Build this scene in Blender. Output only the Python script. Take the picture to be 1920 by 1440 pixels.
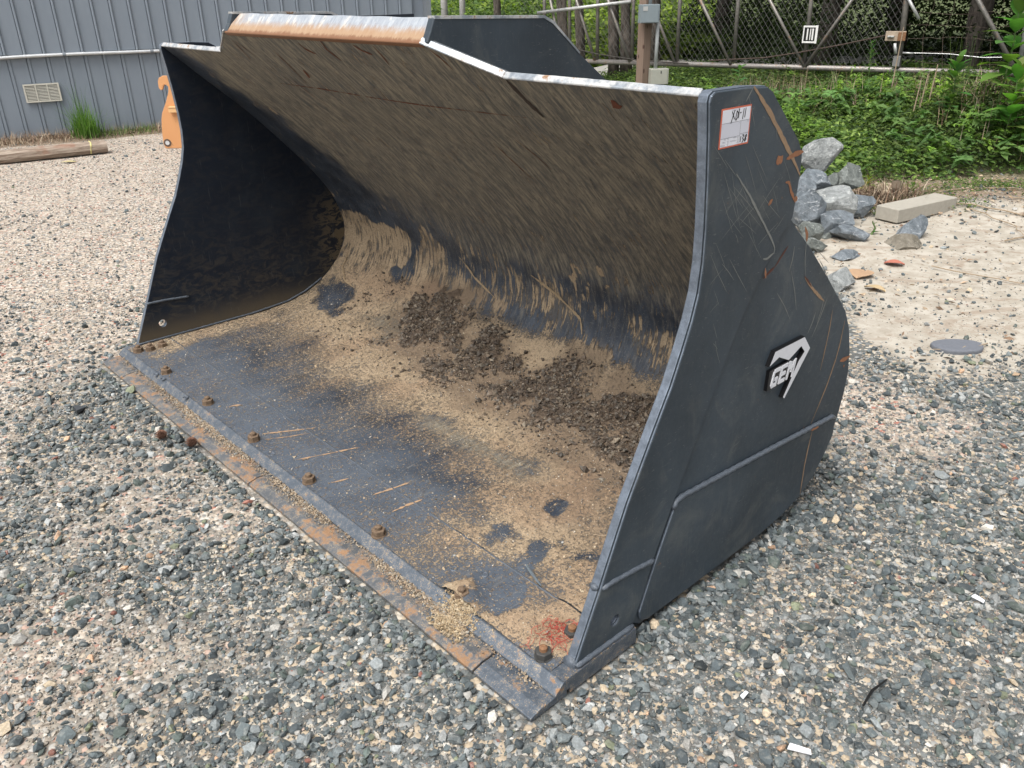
import bpy, bmesh, math, random
import numpy as np
from mathutils import Matrix, Vector
rng = np.random.default_rng(7); random.seed(7)
S = bpy.context.scene
for o in list(bpy.data.objects): bpy.data.objects.remove(o)
COL = S.collection

# ------------------------------------------------------------------ camera
PITCH, ROLL, YAWB, CAMH = 0.4489707, 0.01723, 0.8316252, 1.65
cd = bpy.data.cameras.new('camera'); cam = bpy.data.objects.new('camera', cd); COL.objects.link(cam)
fw = Vector((0, math.cos(PITCH), -math.sin(PITCH))); rt = Vector((1, 0, 0)); dn = fw.cross(rt)
c_, s_ = math.cos(ROLL), math.sin(ROLL)
r2 = c_*rt + s_*dn; d2 = -s_*rt + c_*dn
cam.matrix_world = Matrix(((r2.x, -d2.x, -fw.x, 0), (r2.y, -d2.y, -fw.y, 0), (r2.z, -d2.z, -fw.z, CAMH), (0, 0, 0, 1)))
cd.sensor_width = 36; cd.lens = 1550/1920*36; cd.clip_start = 0.05; cd.clip_end = 500
S.camera = cam

# ------------------------------------------------------------------ world, sun, exposure
SUN_EL, SUN_AZ = math.radians(62), math.radians(215)      # azimuth measured from +Y towards +X
W = bpy.data.worlds.new('World'); S.world = W; W.use_nodes = True
wn = W.node_tree; wn.nodes.clear()
wo = wn.nodes.new('ShaderNodeOutputWorld'); wb = wn.nodes.new('ShaderNodeBackground'); ws = wn.nodes.new('ShaderNodeTexSky')
ws.sky_type = 'NISHITA'; ws.sun_disc = False; ws.sun_elevation = SUN_EL; ws.sun_rotation = SUN_AZ
ws.air_density = 1.0; ws.dust_density = 6.0; ws.ozone_density = 1.0
hs = wn.nodes.new('ShaderNodeHueSaturation'); hs.inputs['Saturation'].default_value = 0.3
wn.links.new(ws.outputs[0], hs.inputs['Color']); wn.links.new(hs.outputs[0], wb.inputs[0]); wb.inputs[1].default_value = 0.15
wn.links.new(wb.outputs[0], wo.inputs[0])
sl = bpy.data.lights.new('sun', 'SUN'); so = bpy.data.objects.new('sun', sl); COL.objects.link(so)
sl.energy = 1.5; sl.angle = math.radians(38); sl.color = (1.0, 0.965, 0.915)
sd = Vector((math.sin(SUN_AZ)*math.cos(SUN_EL), math.cos(SUN_AZ)*math.cos(SUN_EL), math.sin(SUN_EL)))
so.rotation_euler = sd.to_track_quat('Z', 'Y').to_euler()
S.view_settings.view_transform = 'Standard'; S.view_settings.look = 'None'
S.view_settings.exposure = 0.64; S.view_settings.gamma = 1; S.view_settings.use_curve_mapping = False
S.render.engine = 'CYCLES'; S.cycles.max_bounces = 6

# ------------------------------------------------------------------ node helpers
class G:
    def __init__(s, name):
        s.m = bpy.data.materials.new(name); s.m.use_nodes = True; s.t = s.m.node_tree
        s.b = s.t.nodes['Principled BSDF']; s.b.inputs['Specular IOR Level'].default_value = 0.35
    def n(s, typ, **k):
        nd = s.t.nodes.new('ShaderNode'+typ)
        for a, v in k.items():
            if hasattr(nd, a): setattr(nd, a, v)
        return nd
    def put(s, inp, v):
        if isinstance(v, bpy.types.NodeSocket): s.t.links.new(v, inp)
        elif isinstance(v, (tuple, list)) and len(v) == 3 and inp.type == 'RGBA': inp.default_value = (*v, 1)
        else: inp.default_value = v
    def obj(s): return s.n('TexCoord').outputs['Object']
    def attr(s, name, out='Fac'): 
        a = s.n('Attribute'); a.attribute_name = name; return a.outputs[out]
    def sc(s, vec, sx, sy, sz):
        m = s.n('Mapping'); s.put(m.inputs['Vector'], vec); m.inputs['Scale'].default_value = (sx, sy, sz); return m.outputs[0]
    def noise(s, vec, scale, detail=3, rough=.5, dist=0, col=False):
        n = s.n('TexNoise'); s.put(n.inputs['Vector'], vec); n.inputs['Scale'].default_value = scale
        n.inputs['Detail'].default_value = detail; n.inputs['Roughness'].default_value = rough; n.inputs['Distortion'].default_value = dist
        return n.outputs['Color' if col else 'Fac']
    def vor(s, vec, scale, feat='F1', out='Distance', rand=1):
        n = s.n('TexVoronoi'); n.feature = feat; s.put(n.inputs['Vector'], vec); n.inputs['Scale'].default_value = scale
        n.inputs['Randomness'].default_value = rand; return n.outputs[out]
    def ma(s, op, a, b=0.0, c=0.0, clamp=False):
        n = s.n('Math'); n.operation = op; n.use_clamp = clamp
        s.put(n.inputs[0], a); s.put(n.inputs[1], b); s.put(n.inputs[2], c); return n.outputs[0]
    def ss(s, v, lo, hi):            # smooth threshold
        n = s.n('MapRange'); n.interpolation_type = 'SMOOTHSTEP'; s.put(n.inputs['Value'], v)
        s.put(n.inputs['From Min'], lo); s.put(n.inputs['From Max'], hi); return n.outputs[0]
    def mix(s, f, a, b, typ='MIX'):
        n = s.n('Mix'); n.data_type = 'RGBA'; n.blend_type = typ
        s.put(n.inputs[0], f); s.put(n.inputs[6], a); s.put(n.inputs[7], b); return n.outputs[2]
    def ramp(s, v, stops, const=False):
        n = s.n('ValToRGB'); s.put(n.inputs[0], v); e = n.color_ramp.elements
        if const: n.color_ramp.interpolation = 'CONSTANT'
        while len(e) < len(stops): e.new(0.5)
        for i, (p, c) in enumerate(stops): e[i].position = p; e[i].color = (*c, 1)
        return n.outputs[0]
    def bump(s, h, strength=.5, dist=.01, prev=None):
        n = s.n('Bump'); s.put(n.inputs['Height'], h); n.inputs['Strength'].default_value = strength; n.inputs['Distance'].default_value = dist
        if prev: s.put(n.inputs['Normal'], prev)
        return n.outputs[0]
    def out(s, col=None, rough=None, nrm=None, metal=None):
        if col is not None: s.put(s.b.inputs['Base Color'], col)
        if rough is not None: s.put(s.b.inputs['Roughness'], rough)
        if nrm is not None: s.put(s.b.inputs['Normal'], nrm)
        if metal is not None: s.put(s.b.inputs['Metallic'], metal)
        return s.m

def simple(name, col, rough=.6, var=.25, scale=20, bump=.15, metal=0):
    g = G(name); o = g.obj(); n = g.noise(o, scale, 5, .6)
    c = g.mix(n, tuple(x*(1-var) for x in col), tuple(min(1, x*(1+var)) for x in col))
    return g.out(c, rough, g.bump(n, bump, .005), metal)

# ------------------------------------------------------------------ numpy noise & masks
LAT = rng.random((256, 256))
def vn(x, y, s):
    x = np.asarray(x, float)*s; y = np.asarray(y, float)*s
    xi = np.floor(x).astype(int); yi = np.floor(y).astype(int); fx = x-xi; fy = y-yi
    fx = fx*fx*(3-2*fx); fy = fy*fy*(3-2*fy)
    g = lambda a, b: LAT[a % 256, b % 256]
    return (g(xi, yi)*(1-fx)+g(xi+1, yi)*fx)*(1-fy)+(g(xi, yi+1)*(1-fx)+g(xi+1, yi+1)*fx)*fy
def fbm(x, y, s, o=4):
    t = 0; a = .5; w = 0
    for i in range(o): t = t+a*vn(np.asarray(x)+i*7.3, np.asarray(y)+i*3.1, s); w += a; a *= .5; s *= 2.03
    return t/w
def sstep(v, a, b): t = np.clip((v-a)/(b-a), 0, 1); return t*t*(3-2*t)
def sdf(x, y, poly):                      # signed distance, positive inside
    p = np.array(poly, float); d = np.full(np.shape(x), 1e9); ins = np.zeros(np.shape(x), bool)
    for i in range(len(p)):
        a = p[i]; b = p[(i+1) % len(p)]; e = b-a; L = e@e+1e-12
        t = np.clip(((x-a[0])*e[0]+(y-a[1])*e[1])/L, 0, 1)
        d = np.minimum(d, np.hypot(x-a[0]-t*e[0], y-a[1]-t*e[1]))
        cond = ((a[1] > y) != (b[1] > y))
        with np.errstate(divide='ignore', invalid='ignore'):
            xx = (b[0]-a[0])*(y-a[1])/(b[1]-a[1]+1e-15)+a[0]
        ins ^= cond & (x < xx)
    return np.where(ins, d, -d)

# ------------------------------------------------------------------ object helpers
def tag(o, label=None, cat=None, group=None, kind=None, category=None):
    cat = cat or category
    if label: o['label'] = label
    if cat: o['category'] = cat
    if group: o['group'] = group
    if kind: o['kind'] = kind
    return o
def empty(name, loc=(0, 0, 0), rz=0, **k):
    o = bpy.data.objects.new(name, None); o.location = loc; o.rotation_euler = (0, 0, rz); COL.objects.link(o); o.empty_display_size = .1
    return tag(o, **k)
def mesh(name, V, F, mats, parent=None, smooth=False, mi=None, fix=True, loc=None, **k):
    me = bpy.data.meshes.new(name); me.from_pydata([tuple(map(float, v)) for v in V], [], [tuple(map(int, f)) for f in F])
    if not isinstance(mats, (list, tuple)): mats = [mats]
    for m in mats: me.materials.append(m)
    if mi is not None: me.polygons.foreach_set('material_index', np.array(mi, np.int32))
    if fix:
        b = bmesh.new(); b.from_mesh(me); bmesh.ops.recalc_face_normals(b, faces=b.faces); b.to_mesh(me); b.free()
    if smooth: me.polygons.foreach_set('use_smooth', np.ones(len(me.polygons), bool))
    me.update(); o = bpy.data.objects.new(name, me); COL.objects.link(o)
    if parent: o.parent = parent
    if loc is not None: o.location = loc
    return tag(o, **k)
def fastmesh(name, V, T, mats, parent=None, smooth=False, cols=None, nper=3, mi=None, **k):
    me = bpy.data.meshes.new(name); V = np.asarray(V, np.float32); T = np.asarray(T, np.int32)
    me.vertices.add(len(V)); me.vertices.foreach_set('co', V.ravel())
    me.loops.add(T.size); me.loops.foreach_set('vertex_index', T.ravel())
    me.polygons.add(len(T)); me.polygons.foreach_set('loop_start', np.arange(0, T.size, nper, dtype=np.int32))
    me.polygons.foreach_set('loop_total', np.full(len(T), nper, np.int32))
    if not isinstance(mats, (list, tuple)): mats = [mats]
    for m in mats: me.materials.append(m)
    if mi is not None: me.polygons.foreach_set('material_index', np.asarray(mi, np.int32))
    me.polygons.foreach_set('use_smooth', np.full(len(T), smooth, bool))
    if cols is not None:
        for nm, c in cols.items():
            if c.ndim == 2:
                a = me.attributes.new(nm, 'FLOAT_COLOR', 'POINT'); cc = np.ones((len(V), 4), np.float32); cc[:, :3] = c; a.data.foreach_set('color', cc.ravel())
            else:
                a = me.attributes.new(nm, 'FLOAT', 'POINT'); a.data.foreach_set('value', c.astype(np.float32))
    me.update(calc_edges=True); me.validate()
    o = bpy.data.objects.new(name, me); COL.objects.link(o)
    if parent: o.parent = parent
    return tag(o, **k)
class MB:
    """collects boxes, tubes and prisms into one mesh"""
    def __init__(s): s.V = []; s.F = []; s.M = []
    def add(s, V, F, m=0):
        n = len(s.V); s.V += [tuple(v) for v in V]; s.F += [tuple(i+n for i in f) for f in F]; s.M += [m]*len(F); return s
    def box(s, c, d, ax=None, m=0):
        c = Vector(c); X, Y, Z = ax or (Vector((1, 0, 0)), Vector((0, 1, 0)), Vector((0, 0, 1)))
        V = [c+X*(d[0]/2*i)+Y*(d[1]/2*j)+Z*(d[2]/2*k) for i in (-1, 1) for j in (-1, 1) for k in (-1, 1)]
        return s.add(V, [(0, 1, 3, 2), (4, 6, 7, 5), (0, 4, 5, 1), (2, 3, 7, 6), (0, 2, 6, 4), (1, 5, 7, 3)], m)
    def tube(s, pts, r, n=8, cap=True, m=0, flat=1.0):
        pts = [Vector(p) for p in pts]; rs = r if isinstance(r, (list, tuple)) else [r]*len(pts); V = []; F = []
        up = Vector((0, 0, 1))
        for i, p in enumerate(pts):
            t = (pts[min(i+1, len(pts)-1)]-pts[max(i-1, 0)]).normalized()
            a = t.cross(up)
            if a.length < .05: a = t.cross(Vector((1, 0, 0)))
            a.normalize(); b = a.cross(t).normalized()
            for k in range(n):
                q = 2*math.pi*k/n; V.append(p+a*(rs[i]*math.cos(q))+b*(rs[i]*flat*math.sin(q)))
        for i in range(len(pts)-1):
            for k in range(n): F.append((i*n+k, i*n+(k+1) % n, (i+1)*n+(k+1) % n, (i+1)*n+k))
        if cap: F += [tuple(range(n)), tuple(range((len(pts)-1)*n, len(pts)*n))]
        return s.add(V, F, m)
    def prism(s, pts, off, m=0):
        n = len(pts); off = Vector(off); P = [Vector(p) for p in pts]
        return s.add(P+[p+off for p in P], [tuple(range(n)), tuple(range(2*n-1, n-1, -1))]+[(i, (i+1) % n, n+(i+1) % n, n+i) for i in range(n)], m)
    def build(s, name, mats, parent=None, **k): return mesh(name, s.V, s.F, mats, parent, mi=s.M, **k)
def bevel(o, w=.004, seg=2):
    m = o.modifiers.new('bevel', 'BEVEL'); m.width = w; m.segments = seg; m.limit_method = 'ANGLE'; m.angle_limit = math.radians(40); return o

# ------------------------------------------------------------------ bucket frame
BO = Vector((0.034, 1.481, 0.0))
def B(u, v, w): return (-u, v, w)                           # bucket coordinates to the bucket's local frame
DX = np.array([-math.cos(YAWB), math.sin(YAWB)]); DY = np.array([math.sin(YAWB), math.cos(YAWB)])
def to_uv(x, y):
    px = np.asarray(x)-BO.x; py = np.asarray(y)-BO.y; return px*DX[0]+py*DX[1], px*DY[0]+py*DY[1]
def bw(u, v, w=0): return (BO.x+u*DX[0]+v*DY[0], BO.y+u*DX[1]+v*DY[1], w)

# ------------------------------------------------------------------ ground fields
def g_height(x, y):
    x = np.asarray(x, float); y = np.asarray(y, float)
    bank = .34*sstep(y-.35*np.clip(3-x, 0, 9)*.6, 7.0, 12.0)*sstep(x, .3, 2.5)
    hill = 5.5*sstep(y-.25*np.abs(x), 20, 62)
    low = .012*(fbm(x+40, y+40, .7)-.5)*sstep(np.hypot(x-.2, y-2.5), 2.2, 4)
    mound = .05*np.exp(-((x-2.5)**2+(y-5.6)**2)/.35)+.10*np.exp(-((x-3.9)**2/.9+(y-6.6)**2/.3))
    return bank+hill+low+mound
def g_sand(x, y):
    u = sstep(x+.5*(fbm(x, y, 1.3)-.5)+.12*(y-3)*.3, 1.78, 2.05)*sstep(y+.6*(fbm(x+9, y, 1.1)-.5), 2.9, 3.9)
    return u*(1-sstep(y, 5.9, 6.9))
def g_soil(x, y):
    a = sstep(y+.5*(fbm(x, y+5, 1.)-.5), 6.0, 6.9)*sstep(x, 1.6, 2.6)
    b = sstep(y-(13.98+.534*x)+.35*(fbm(x, y, 2)-.5), -.75, -.45)*(1-sstep(x, -1.5, -.8))
    c = sstep(y, 13., 14.)
    return np.clip(a+b+c, 0, 1)
def g_coarse(x, y):
    x = np.asarray(x, float); y = np.asarray(y, float)
    n = fbm(x+3, y+1, 1.6)-.5; n2 = fbm(x+8, y+2, .8)-.5
    a = .42+.43*sstep(x+1.8*n2+.9*n, -1.7, -.9)
    a = np.maximum(a, .8*sstep(x, -.2, .5))
    left = 1-.93*sstep(y+.9*n, 3.0, 5.6)
    a = np.where(x < .8, a*left, a)
    a = a + .5*n
    track = np.exp(-((x+1.75+.1*(y-2))/.28)**2)*(1-sstep(y, 3.4, 4.4)); a = a+.35*track
    brown = np.exp(-((x-1.55)**2/.16+(y-3.05)**2/.18)); a = a*(1-.75*brown)
    return np.clip(a, .04, .95)

# ------------------------------------------------------------------ materials
def m_paint(name, base=(.026, .036, .046), dust=.5, streak='z'):
    g = G(name); o = g.obj()
    n1 = g.noise(o, 2.2, 5, .6); n2 = g.noise(o, 60, 4, .7)
    v = g.sc(o, 6, 40, 3) if streak == 'z' else g.sc(o, 3, 3, 60)
    st = g.noise(v, 4, 5, .65, .4)
    fine = g.noise(g.sc(o, 1, 160, 9), 2, 3, .7)
    c = g.mix(g.ss(n1, .35, .7), base, tuple(x*1.5+.004 for x in base))
    sep = g.n('SeparateXYZ'); g.put(sep.inputs[0], o)
    lowd = g.ma('MULTIPLY', g.ss(sep.outputs[2], .55, 0.0), .55)
    d = g.ma('MULTIPLY', g.ss(g.ma('ADD', g.ma('MULTIPLY', fine, .6), g.ma('MULTIPLY', st, .5)), .55, .9), g.ma('ADD', lowd, .12*dust+.14))
    c = g.mix(d, c, (.19, .18, .155))
    sp = g.ss(g.vor(o, 90), .10, .05); sp = g.ma('MULTIPLY', sp, g.ss(n2, .55, .65))
    c = g.mix(g.ma('MULTIPLY', sp, .6), c, (.3, .3, .28)); hz = g.ss(g.noise(o, 5, 6, .7, 1.2), .5, .72); c = g.mix(g.ma('MULTIPLY', hz, .16), c, (.22, .22, .19)); scr = g.ss(g.noise(g.sc(o, 1, 9, 40), 4, 3, .6, 2.0), .655, .68); c = g.mix(g.ma('MULTIPLY', scr, .3), c, (.24, .24, .22)); chip = g.ss(g.noise(o, 26, 6, .8), .675, .69); c = g.mix(chip, c, (.17, .085, .045))
    r = g.ma('ADD', .36, g.ma('MULTIPLY', g.ma('ADD', d, n2), .25))
    return g.out(c, r, g.bump(n2, .08, .002))
PAINT = m_paint('painted_steel')
def m_inside():
    g = G('shaded_inner_paint'); o = g.obj(); n1 = g.noise(o, 4, 6, .65, .6); n2 = g.noise(g.sc(o, 1, 1, 2), 14, 5, .7, 1.2)
    sep = g.n('SeparateXYZ'); g.put(sep.inputs[0], o)
    c = g.mix(g.ss(n1, .4, .75), (.007, .012, .022), (.013, .020, .031))  # plate paint taken near black: shade inside the bucket put into the colour
    low = g.ss(g.ma('ADD', sep.outputs[2], g.ma('MULTIPLY', g.ma('SUBTRACT', n1, .5), .3)), .62, .08)
    d = g.ma('MULTIPLY', g.ss(n2, .42, .68), g.ma('ADD', .08, g.ma('MULTIPLY', low, .35)))
    back = g.ss(sep.outputs[1], 1.12, 1.42); d = g.ma('MAXIMUM', d, g.ma('MULTIPLY', g.ma('MULTIPLY', back, g.ss(n2, .46, .54)), g.ss(sep.outputs[2], .72, .5)))
    foot = g.ma('MULTIPLY', g.ss(g.ma('ADD', sep.outputs[2], g.ma('MULTIPLY', n1, .08)), .26, .09), .75); d = g.ma('MAXIMUM', d, foot)
    sc = g.noise(g.sc(o, 1, 30, 2.5), 3, 2, .5, 1.5); d2 = g.ma('MULTIPLY', g.ss(sc, .66, .72), .14)
    c = g.mix(d, c, (.12, .095, .06)); c = g.mix(d2, c, (.16, .16, .15))
    return g.out(c, g.ma('ADD', .5, g.ma('MULTIPLY', d, .4)), g.bump(n2, .12, .003))
INSIDE = m_inside()
def m_worn(name, rust=.4, white=.0, base=(.10, .115, .135), dust=0):
    g = G(name); o = g.obj(); n = g.noise(o, 34, 7, .78, .3); n2 = g.noise(o, 130, 5, .8); n3 = g.noise(o, 9, 5, .7)
    c = g.mix(g.ss(n, .35, .65), tuple(x*.78 for x in base), tuple(x*1.22 for x in base))
    c = g.mix(g.ss(n2, .62, .75), c, (.42, .42, .40))
    if white: c = g.mix(g.ma('MULTIPLY', g.ss(n3, .42, .55), white), c, (.62, .62, .60))
    rm = g.ss(g.ma('ADD', g.ma('MULTIPLY', n, .6), g.ma('MULTIPLY', n3, .5)), .72-.32*rust, .80-.30*rust)
    dn = g.ma('ADD', g.ma('MULTIPLY', n, .45), g.ma('MULTIPLY', g.noise(o, 260, 4, .8), .55))
    if dust: c = g.mix(g.ss(dn, .62-.2*dust, .68-.2*dust), c, g.mix(n3, (.28, .22, .145), (.42, .345, .24)))
    rc = g.mix(n2, (.15, .078, .040), (.34, .215, .125)); c = g.mix(rm, c, rc)
    return g.out(c, g.ma('ADD', .42, g.ma('MULTIPLY', rm, .45)), g.bump(n2, .25, .003), g.ma('MULTIPLY', g.ma('SUBTRACT', 1, rm), .35))
WORN = m_worn('worn_steel', .25); EDGE = m_worn('rusty_worn_edge', .55, 0, (.13, .14, .15), .55); CEM = m_worn('cutting_edge_steel', .34, 0, (.10, .12, .145), .45); WHITEEDGE = m_worn('chalky_bare_edge', .44, .7, (.26, .29, .32))
PLATEEDGE = m_worn('blue_grey_plate_edge', .22, 0, (.13, .155, .19)); RUST = simple('rust', (.20, .105, .055), .9, .55, 120, .5); BROWNR = simple('brown_rust', (.15, .105, .07), .9, .5, 160, .6); DARKSTEEL = simple('dark_nut_steel', (.05, .05, .048), .55, .3, 60)
WELD = simple('weld_bead', (.085, .10, .12), .35, .4, 90, .8)
def m_guard():
    g = G('spill_guard_flap'); o = g.obj(); n = g.noise(g.sc(o, 1.6, .6, .6), 30, 7, .8, .3); n3 = g.noise(g.sc(o, 1.5, .6, .6), 11, 6, .75)
    sep = g.n('SeparateXYZ'); g.put(sep.inputs[0], o); z = sep.outputs[2]
    c = g.mix(g.ss(n, .3, .7), (.22, .25, .29), (.38, .41, .44)); c = g.mix(g.ss(n3, .54, .60), c, (.50, .49, .46))
    lowr = g.ss(g.ma('ADD', z, g.ma('MULTIPLY', g.ma('SUBTRACT', n, .5), .05)), 1.556, 1.530)
    leftr = g.ss(g.ma('ADD', sep.outputs[0], g.ma('MULTIPLY', g.ma('SUBTRACT', n3, .5), .3)), -2.0, -2.12)
    r = g.ma('MAXIMUM', lowr, g.ma('MULTIPLY', leftr, .8))
    c = g.mix(r, c, g.mix(n, (.24, .125, .060), (.44, .33, .22)))
    low2 = g.ma('MULTIPLY', g.ss(g.ma('ADD', z, g.ma('MULTIPLY', g.ma('SUBTRACT', n, .5), .025)), 1.524, 1.514), .8)
    c = g.mix(low2, c, (.16, .065, .028))
    return g.out(c, .55, g.bump(n, .12, .002), .1)
GUARD = m_guard()
def m_shell():
    g = G('dirty_bucket_steel'); o = g.obj()
    us = g.attr('us', 'Vector'); D = g.attr('dust'); F = g.attr('film'); Wt = g.attr('wet'); RD = g.attr('reddish'); L = g.attr('lumpy')
    wp_ = g.noise(us, 2.2, 3, .5, 0, True); us2 = g.mix(.06, us, wp_)
    st = g.noise(g.sc(us2, 58, 5.5, 1), 1.0, 7, .74, .7)             # streaks running down the sheet
    st2 = g.noise(g.sc(us, 90, 14, 1), 1.0, 5, .7, .3)
    n1 = g.noise(us, 7, 6, .65, .3); n2 = g.noise(us, 55, 5, .7); n3 = g.noise(us, 170, 4, .7); n4 = g.noise(us, 3, 4, .6)
    cell = g.vor(us, 70)
    base = g.mix(g.ss(n1, .35, .65), (.022, .030, .044), (.050, .064, .086))
    zf = g.ss(g.n('SeparateXYZ').outputs[1], 0, 1) if False else None
    sx_ = g.n('SeparateXYZ'); g.put(sx_.inputs[0], us); floor_ = g.ss(sx_.outputs[1], .62, .30)
    base = g.mix(g.ma('MULTIPLY', floor_, g.ma('ADD', .35, g.ma('MULTIPLY', n1, .9)), clamp=True), base, g.mix(n2, (.062, .077, .099), (.115, .136, .165)))
    base = g.mix(g.ma('MULTIPLY', g.ss(st2, .58, .72), .55), base, (.16, .18, .20))
    speck = g.ma('MULTIPLY', g.ss(g.noise(us, 150, 2, .6), .60, .66), g.ss(g.noise(us, 30, 4, .7), .40, .56)); base = g.mix(g.ma('MULTIPLY', speck, g.ma('ADD', .3, g.ma('MULTIPLY', floor_, .65))), base, (.40, .38, .32))
    ff = g.ma('MULTIPLY', g.ss(g.ma('ADD', F, g.ma('MULTIPLY', g.ma('SUBTRACT', g.ma('ADD', g.ma('MULTIPLY', st, .55), g.ma('MULTIPLY', st2, .45)), .5), 2.0)), .22, 1.0), 1.0)
    fcol = g.mix(g.ss(g.ma('ADD', g.ma('MULTIPLY', st, .6), g.ma('MULTIPLY', st2, .4)), .40, .60), (.145, .132, .104), (.275, .242, .180)); fcol = g.mix(g.ma('MULTIPLY', g.ss(n1, .5, .7), .5), fcol, (.085, .070, .062))
    c = g.mix(ff, base, fcol)
    darkst = g.ma('MAXIMUM', g.ss(g.noise(g.sc(us2, 85, 24, 1), 1.0, 4, .65, .6), .57, .64), g.ma('MULTIPLY', g.ss(g.noise(g.sc(us2, 16, 8, 1), 1.0, 5, .7, 1.0), .57, .64), .5)); c = g.mix(g.ma('MULTIPLY', darkst, g.ma('MULTIPLY', F, .70)), c, (.055, .055, .056))
    n5 = g.noise(us, 330, 4, .8)
    th0 = g.ma('ADD', g.ma('ADD', g.ma('MULTIPLY', g.noise(us, 60, 5, .85), .42), g.ma('MULTIPLY', g.noise(us, 150, 3, .8), .40)), g.ma('MULTIPLY', g.noise(g.sc(us2, 80, 18, 1), 1.0, 6, .8), .18))
    thz = g.ma('ADD', g.ma('MULTIPLY', g.noise(g.sc(us2, 75, 9, 1), 1.0, 6, .72), .65), g.ma('MULTIPLY', n1, .35))
    mz = g.n('Mix'); mz.data_type = 'FLOAT'; g.put(mz.inputs[0], L); g.put(mz.inputs[2], th0); g.put(mz.inputs[3], thz); th = mz.outputs[0]
    hazy = g.ma('MULTIPLY', g.ss(D, .32, .66), .42); c = g.mix(hazy, c, (.20, .165, .12)); BR = g.attr('brownish')
    dd = g.ss(g.ma('ADD', D, g.ma('MULTIPLY', g.ma('SUBTRACT', th, .5), 4.6)), .46, .60)
    dcol = g.mix(n1, (.31, .225, .14), (.43, .345, .235)); dcol = g.mix(g.ss(n2, .45, .65), dcol, g.mix(n4, (.23, .16, .095), (.44, .355, .245)))
    dcol = g.mix(g.ma('MULTIPLY', g.ss(g.noise(us, 120, 4, .85), .50, .60), .5), dcol, (.13, .10, .07)); dcol = g.mix(g.ma('MULTIPLY', g.ss(g.noise(us, 210, 3, .8), .58, .66), .6), dcol, (.46, .41, .33))
    dcol = g.mix(g.ma('MULTIPLY', BR, .85), dcol, g.mix(n2, (.12, .085, .058), (.20, .15, .105))); dcol = g.mix(RD, dcol, (.27, .175, .11))
    c = g.mix(dd, c, dcol)
    ww = g.ss(g.ma('ADD', Wt, g.ma('MULTIPLY', g.ma('SUBTRACT', n2, .5), 1.2)), .35, .6)
    c = g.mix(ww, c, g.mix(n3, (.065, .047, .034), (.135, .10, .07)))
    h = g.ma('ADD', g.ma('MULTIPLY', dd, g.ma('ADD', .35, g.ma('MULTIPLY', g.ma('ADD', n3, n2), .5))), g.ma('MULTIPLY', n2, .15))
    r = g.ma('ADD', .40, g.ma('MULTIPLY', g.ma('MAXIMUM', dd, ff), .5), clamp=True)
    return g.out(c, r, g.bump(h, .8, .008))
SHELL = m_shell()
def m_stone():
    g = G('gravel_stone'); o = g.obj(); c = g.attr('col', 'Color'); n = g.noise(o, 180, 4, .7); n2 = g.noise(o, 60, 3, .6)
    c = g.mix(g.ma('MULTIPLY', g.ss(n2, .5, .68), .28), c, (.42, .42, .38))
    c = g.mix(g.ma('MULTIPLY', g.ss(n, .60, .45), .3), c, (.05, .05, .045))
    return g.out(c, .8, g.bump(n, .3, .002))
STONE = m_stone()
def m_ground():
    g = G('gravel_ground'); o = g.obj(); co = g.attr('coarse'); sa = g.attr('sandy'); so_ = g.attr('soil'); gr = g.attr('green')
    cid = g.vor(o, 62, out='Color'); cs = g.n('SeparateColor'); g.put(cs.inputs[0], cid); k = cs.outputs[0]
    d = g.vor(o, 62); n = g.noise(o, 260, 3, .7); big = g.noise(o, 1.1, 5, .6, .4); m2 = g.noise(o, 9, 5, .65)
    fine = g.ramp(k, [(0, (.42, .355, .285)), (.22, (.31, .27, .22)), (.40, (.47, .41, .34)), (.55, (.20, .20, .19)), (.68, (.38, .295, .24)), (.80, (.50, .465, .41)), (.93, (.14, .15, .155)), (.975, (.36, .15, .11))], True)
    dark = g.ramp(k, [(0, (.08, .09, .09)), (.3, (.14, .155, .155)), (.5, (.40, .33, .24)), (.65, (.10, .11, .11)), (.8, (.26, .27, .265)), (.92, (.46, .42, .35))], True)
    c = g.mix(g.ss(g.ma('ADD', co, g.ma('MULTIPLY', g.ma('SUBTRACT', m2, .5), .8)), .3, .8), fine, dark)
    c = g.mix(g.ma('MULTIPLY', g.ss(n, .5, .75), .5), c, (.44, .38, .30))
    c = g.mix(g.ma('MULTIPLY', g.ss(d, .55, .8), .45), c, (.10, .08, .06))
    s1 = g.mix(g.ss(m2, .35, .65), (.31, .28, .23), (.41, .38, .325)); s1 = g.mix(g.ma('MULTIPLY', g.ss(g.noise(g.sc(o, 1, 2.2, 1), 3, 6, .75, 1), .52, .62), .8), s1, (.27, .22, .17)); s1 = g.mix(g.ma('MULTIPLY', g.ss(g.noise(o, 24, 6, .75), .55, .64), .75), s1, (.20, .155, .11))
    c = g.mix(g.ss(g.ma('ADD', sa, g.ma('MULTIPLY', g.ma('SUBTRACT', g.noise(o, 4, 7, .8), .5), 2.4)), .35, .62), c, s1)
    soil = g.mix(m2, (.12, .085, .055), (.26, .205, .15)); soil = g.mix(g.ss(g.noise(g.sc(o, 60, 12, 1), 1, 4, .8), .55, .62), soil, (.34, .28, .21))
    c = g.mix(g.ss(g.ma('ADD', so_, g.ma('MULTIPLY', g.ma('SUBTRACT', m2, .5), .6)), .35, .65), c, soil)
    c = g.mix(g.ma('MULTIPLY', gr, .85), c, g.mix(m2, (.035, .06, .018), (.075, .12, .03)))
    h = g.ma('SUBTRACT', 1, d)
    return g.out(c, .9, g.bump(g.ma('ADD', g.ma('MULTIPLY', h, g.ma('SUBTRACT', 1, sa)), g.ma('MULTIPLY', m2, .6)), .7, .008))
GROUND = m_ground()
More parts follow.
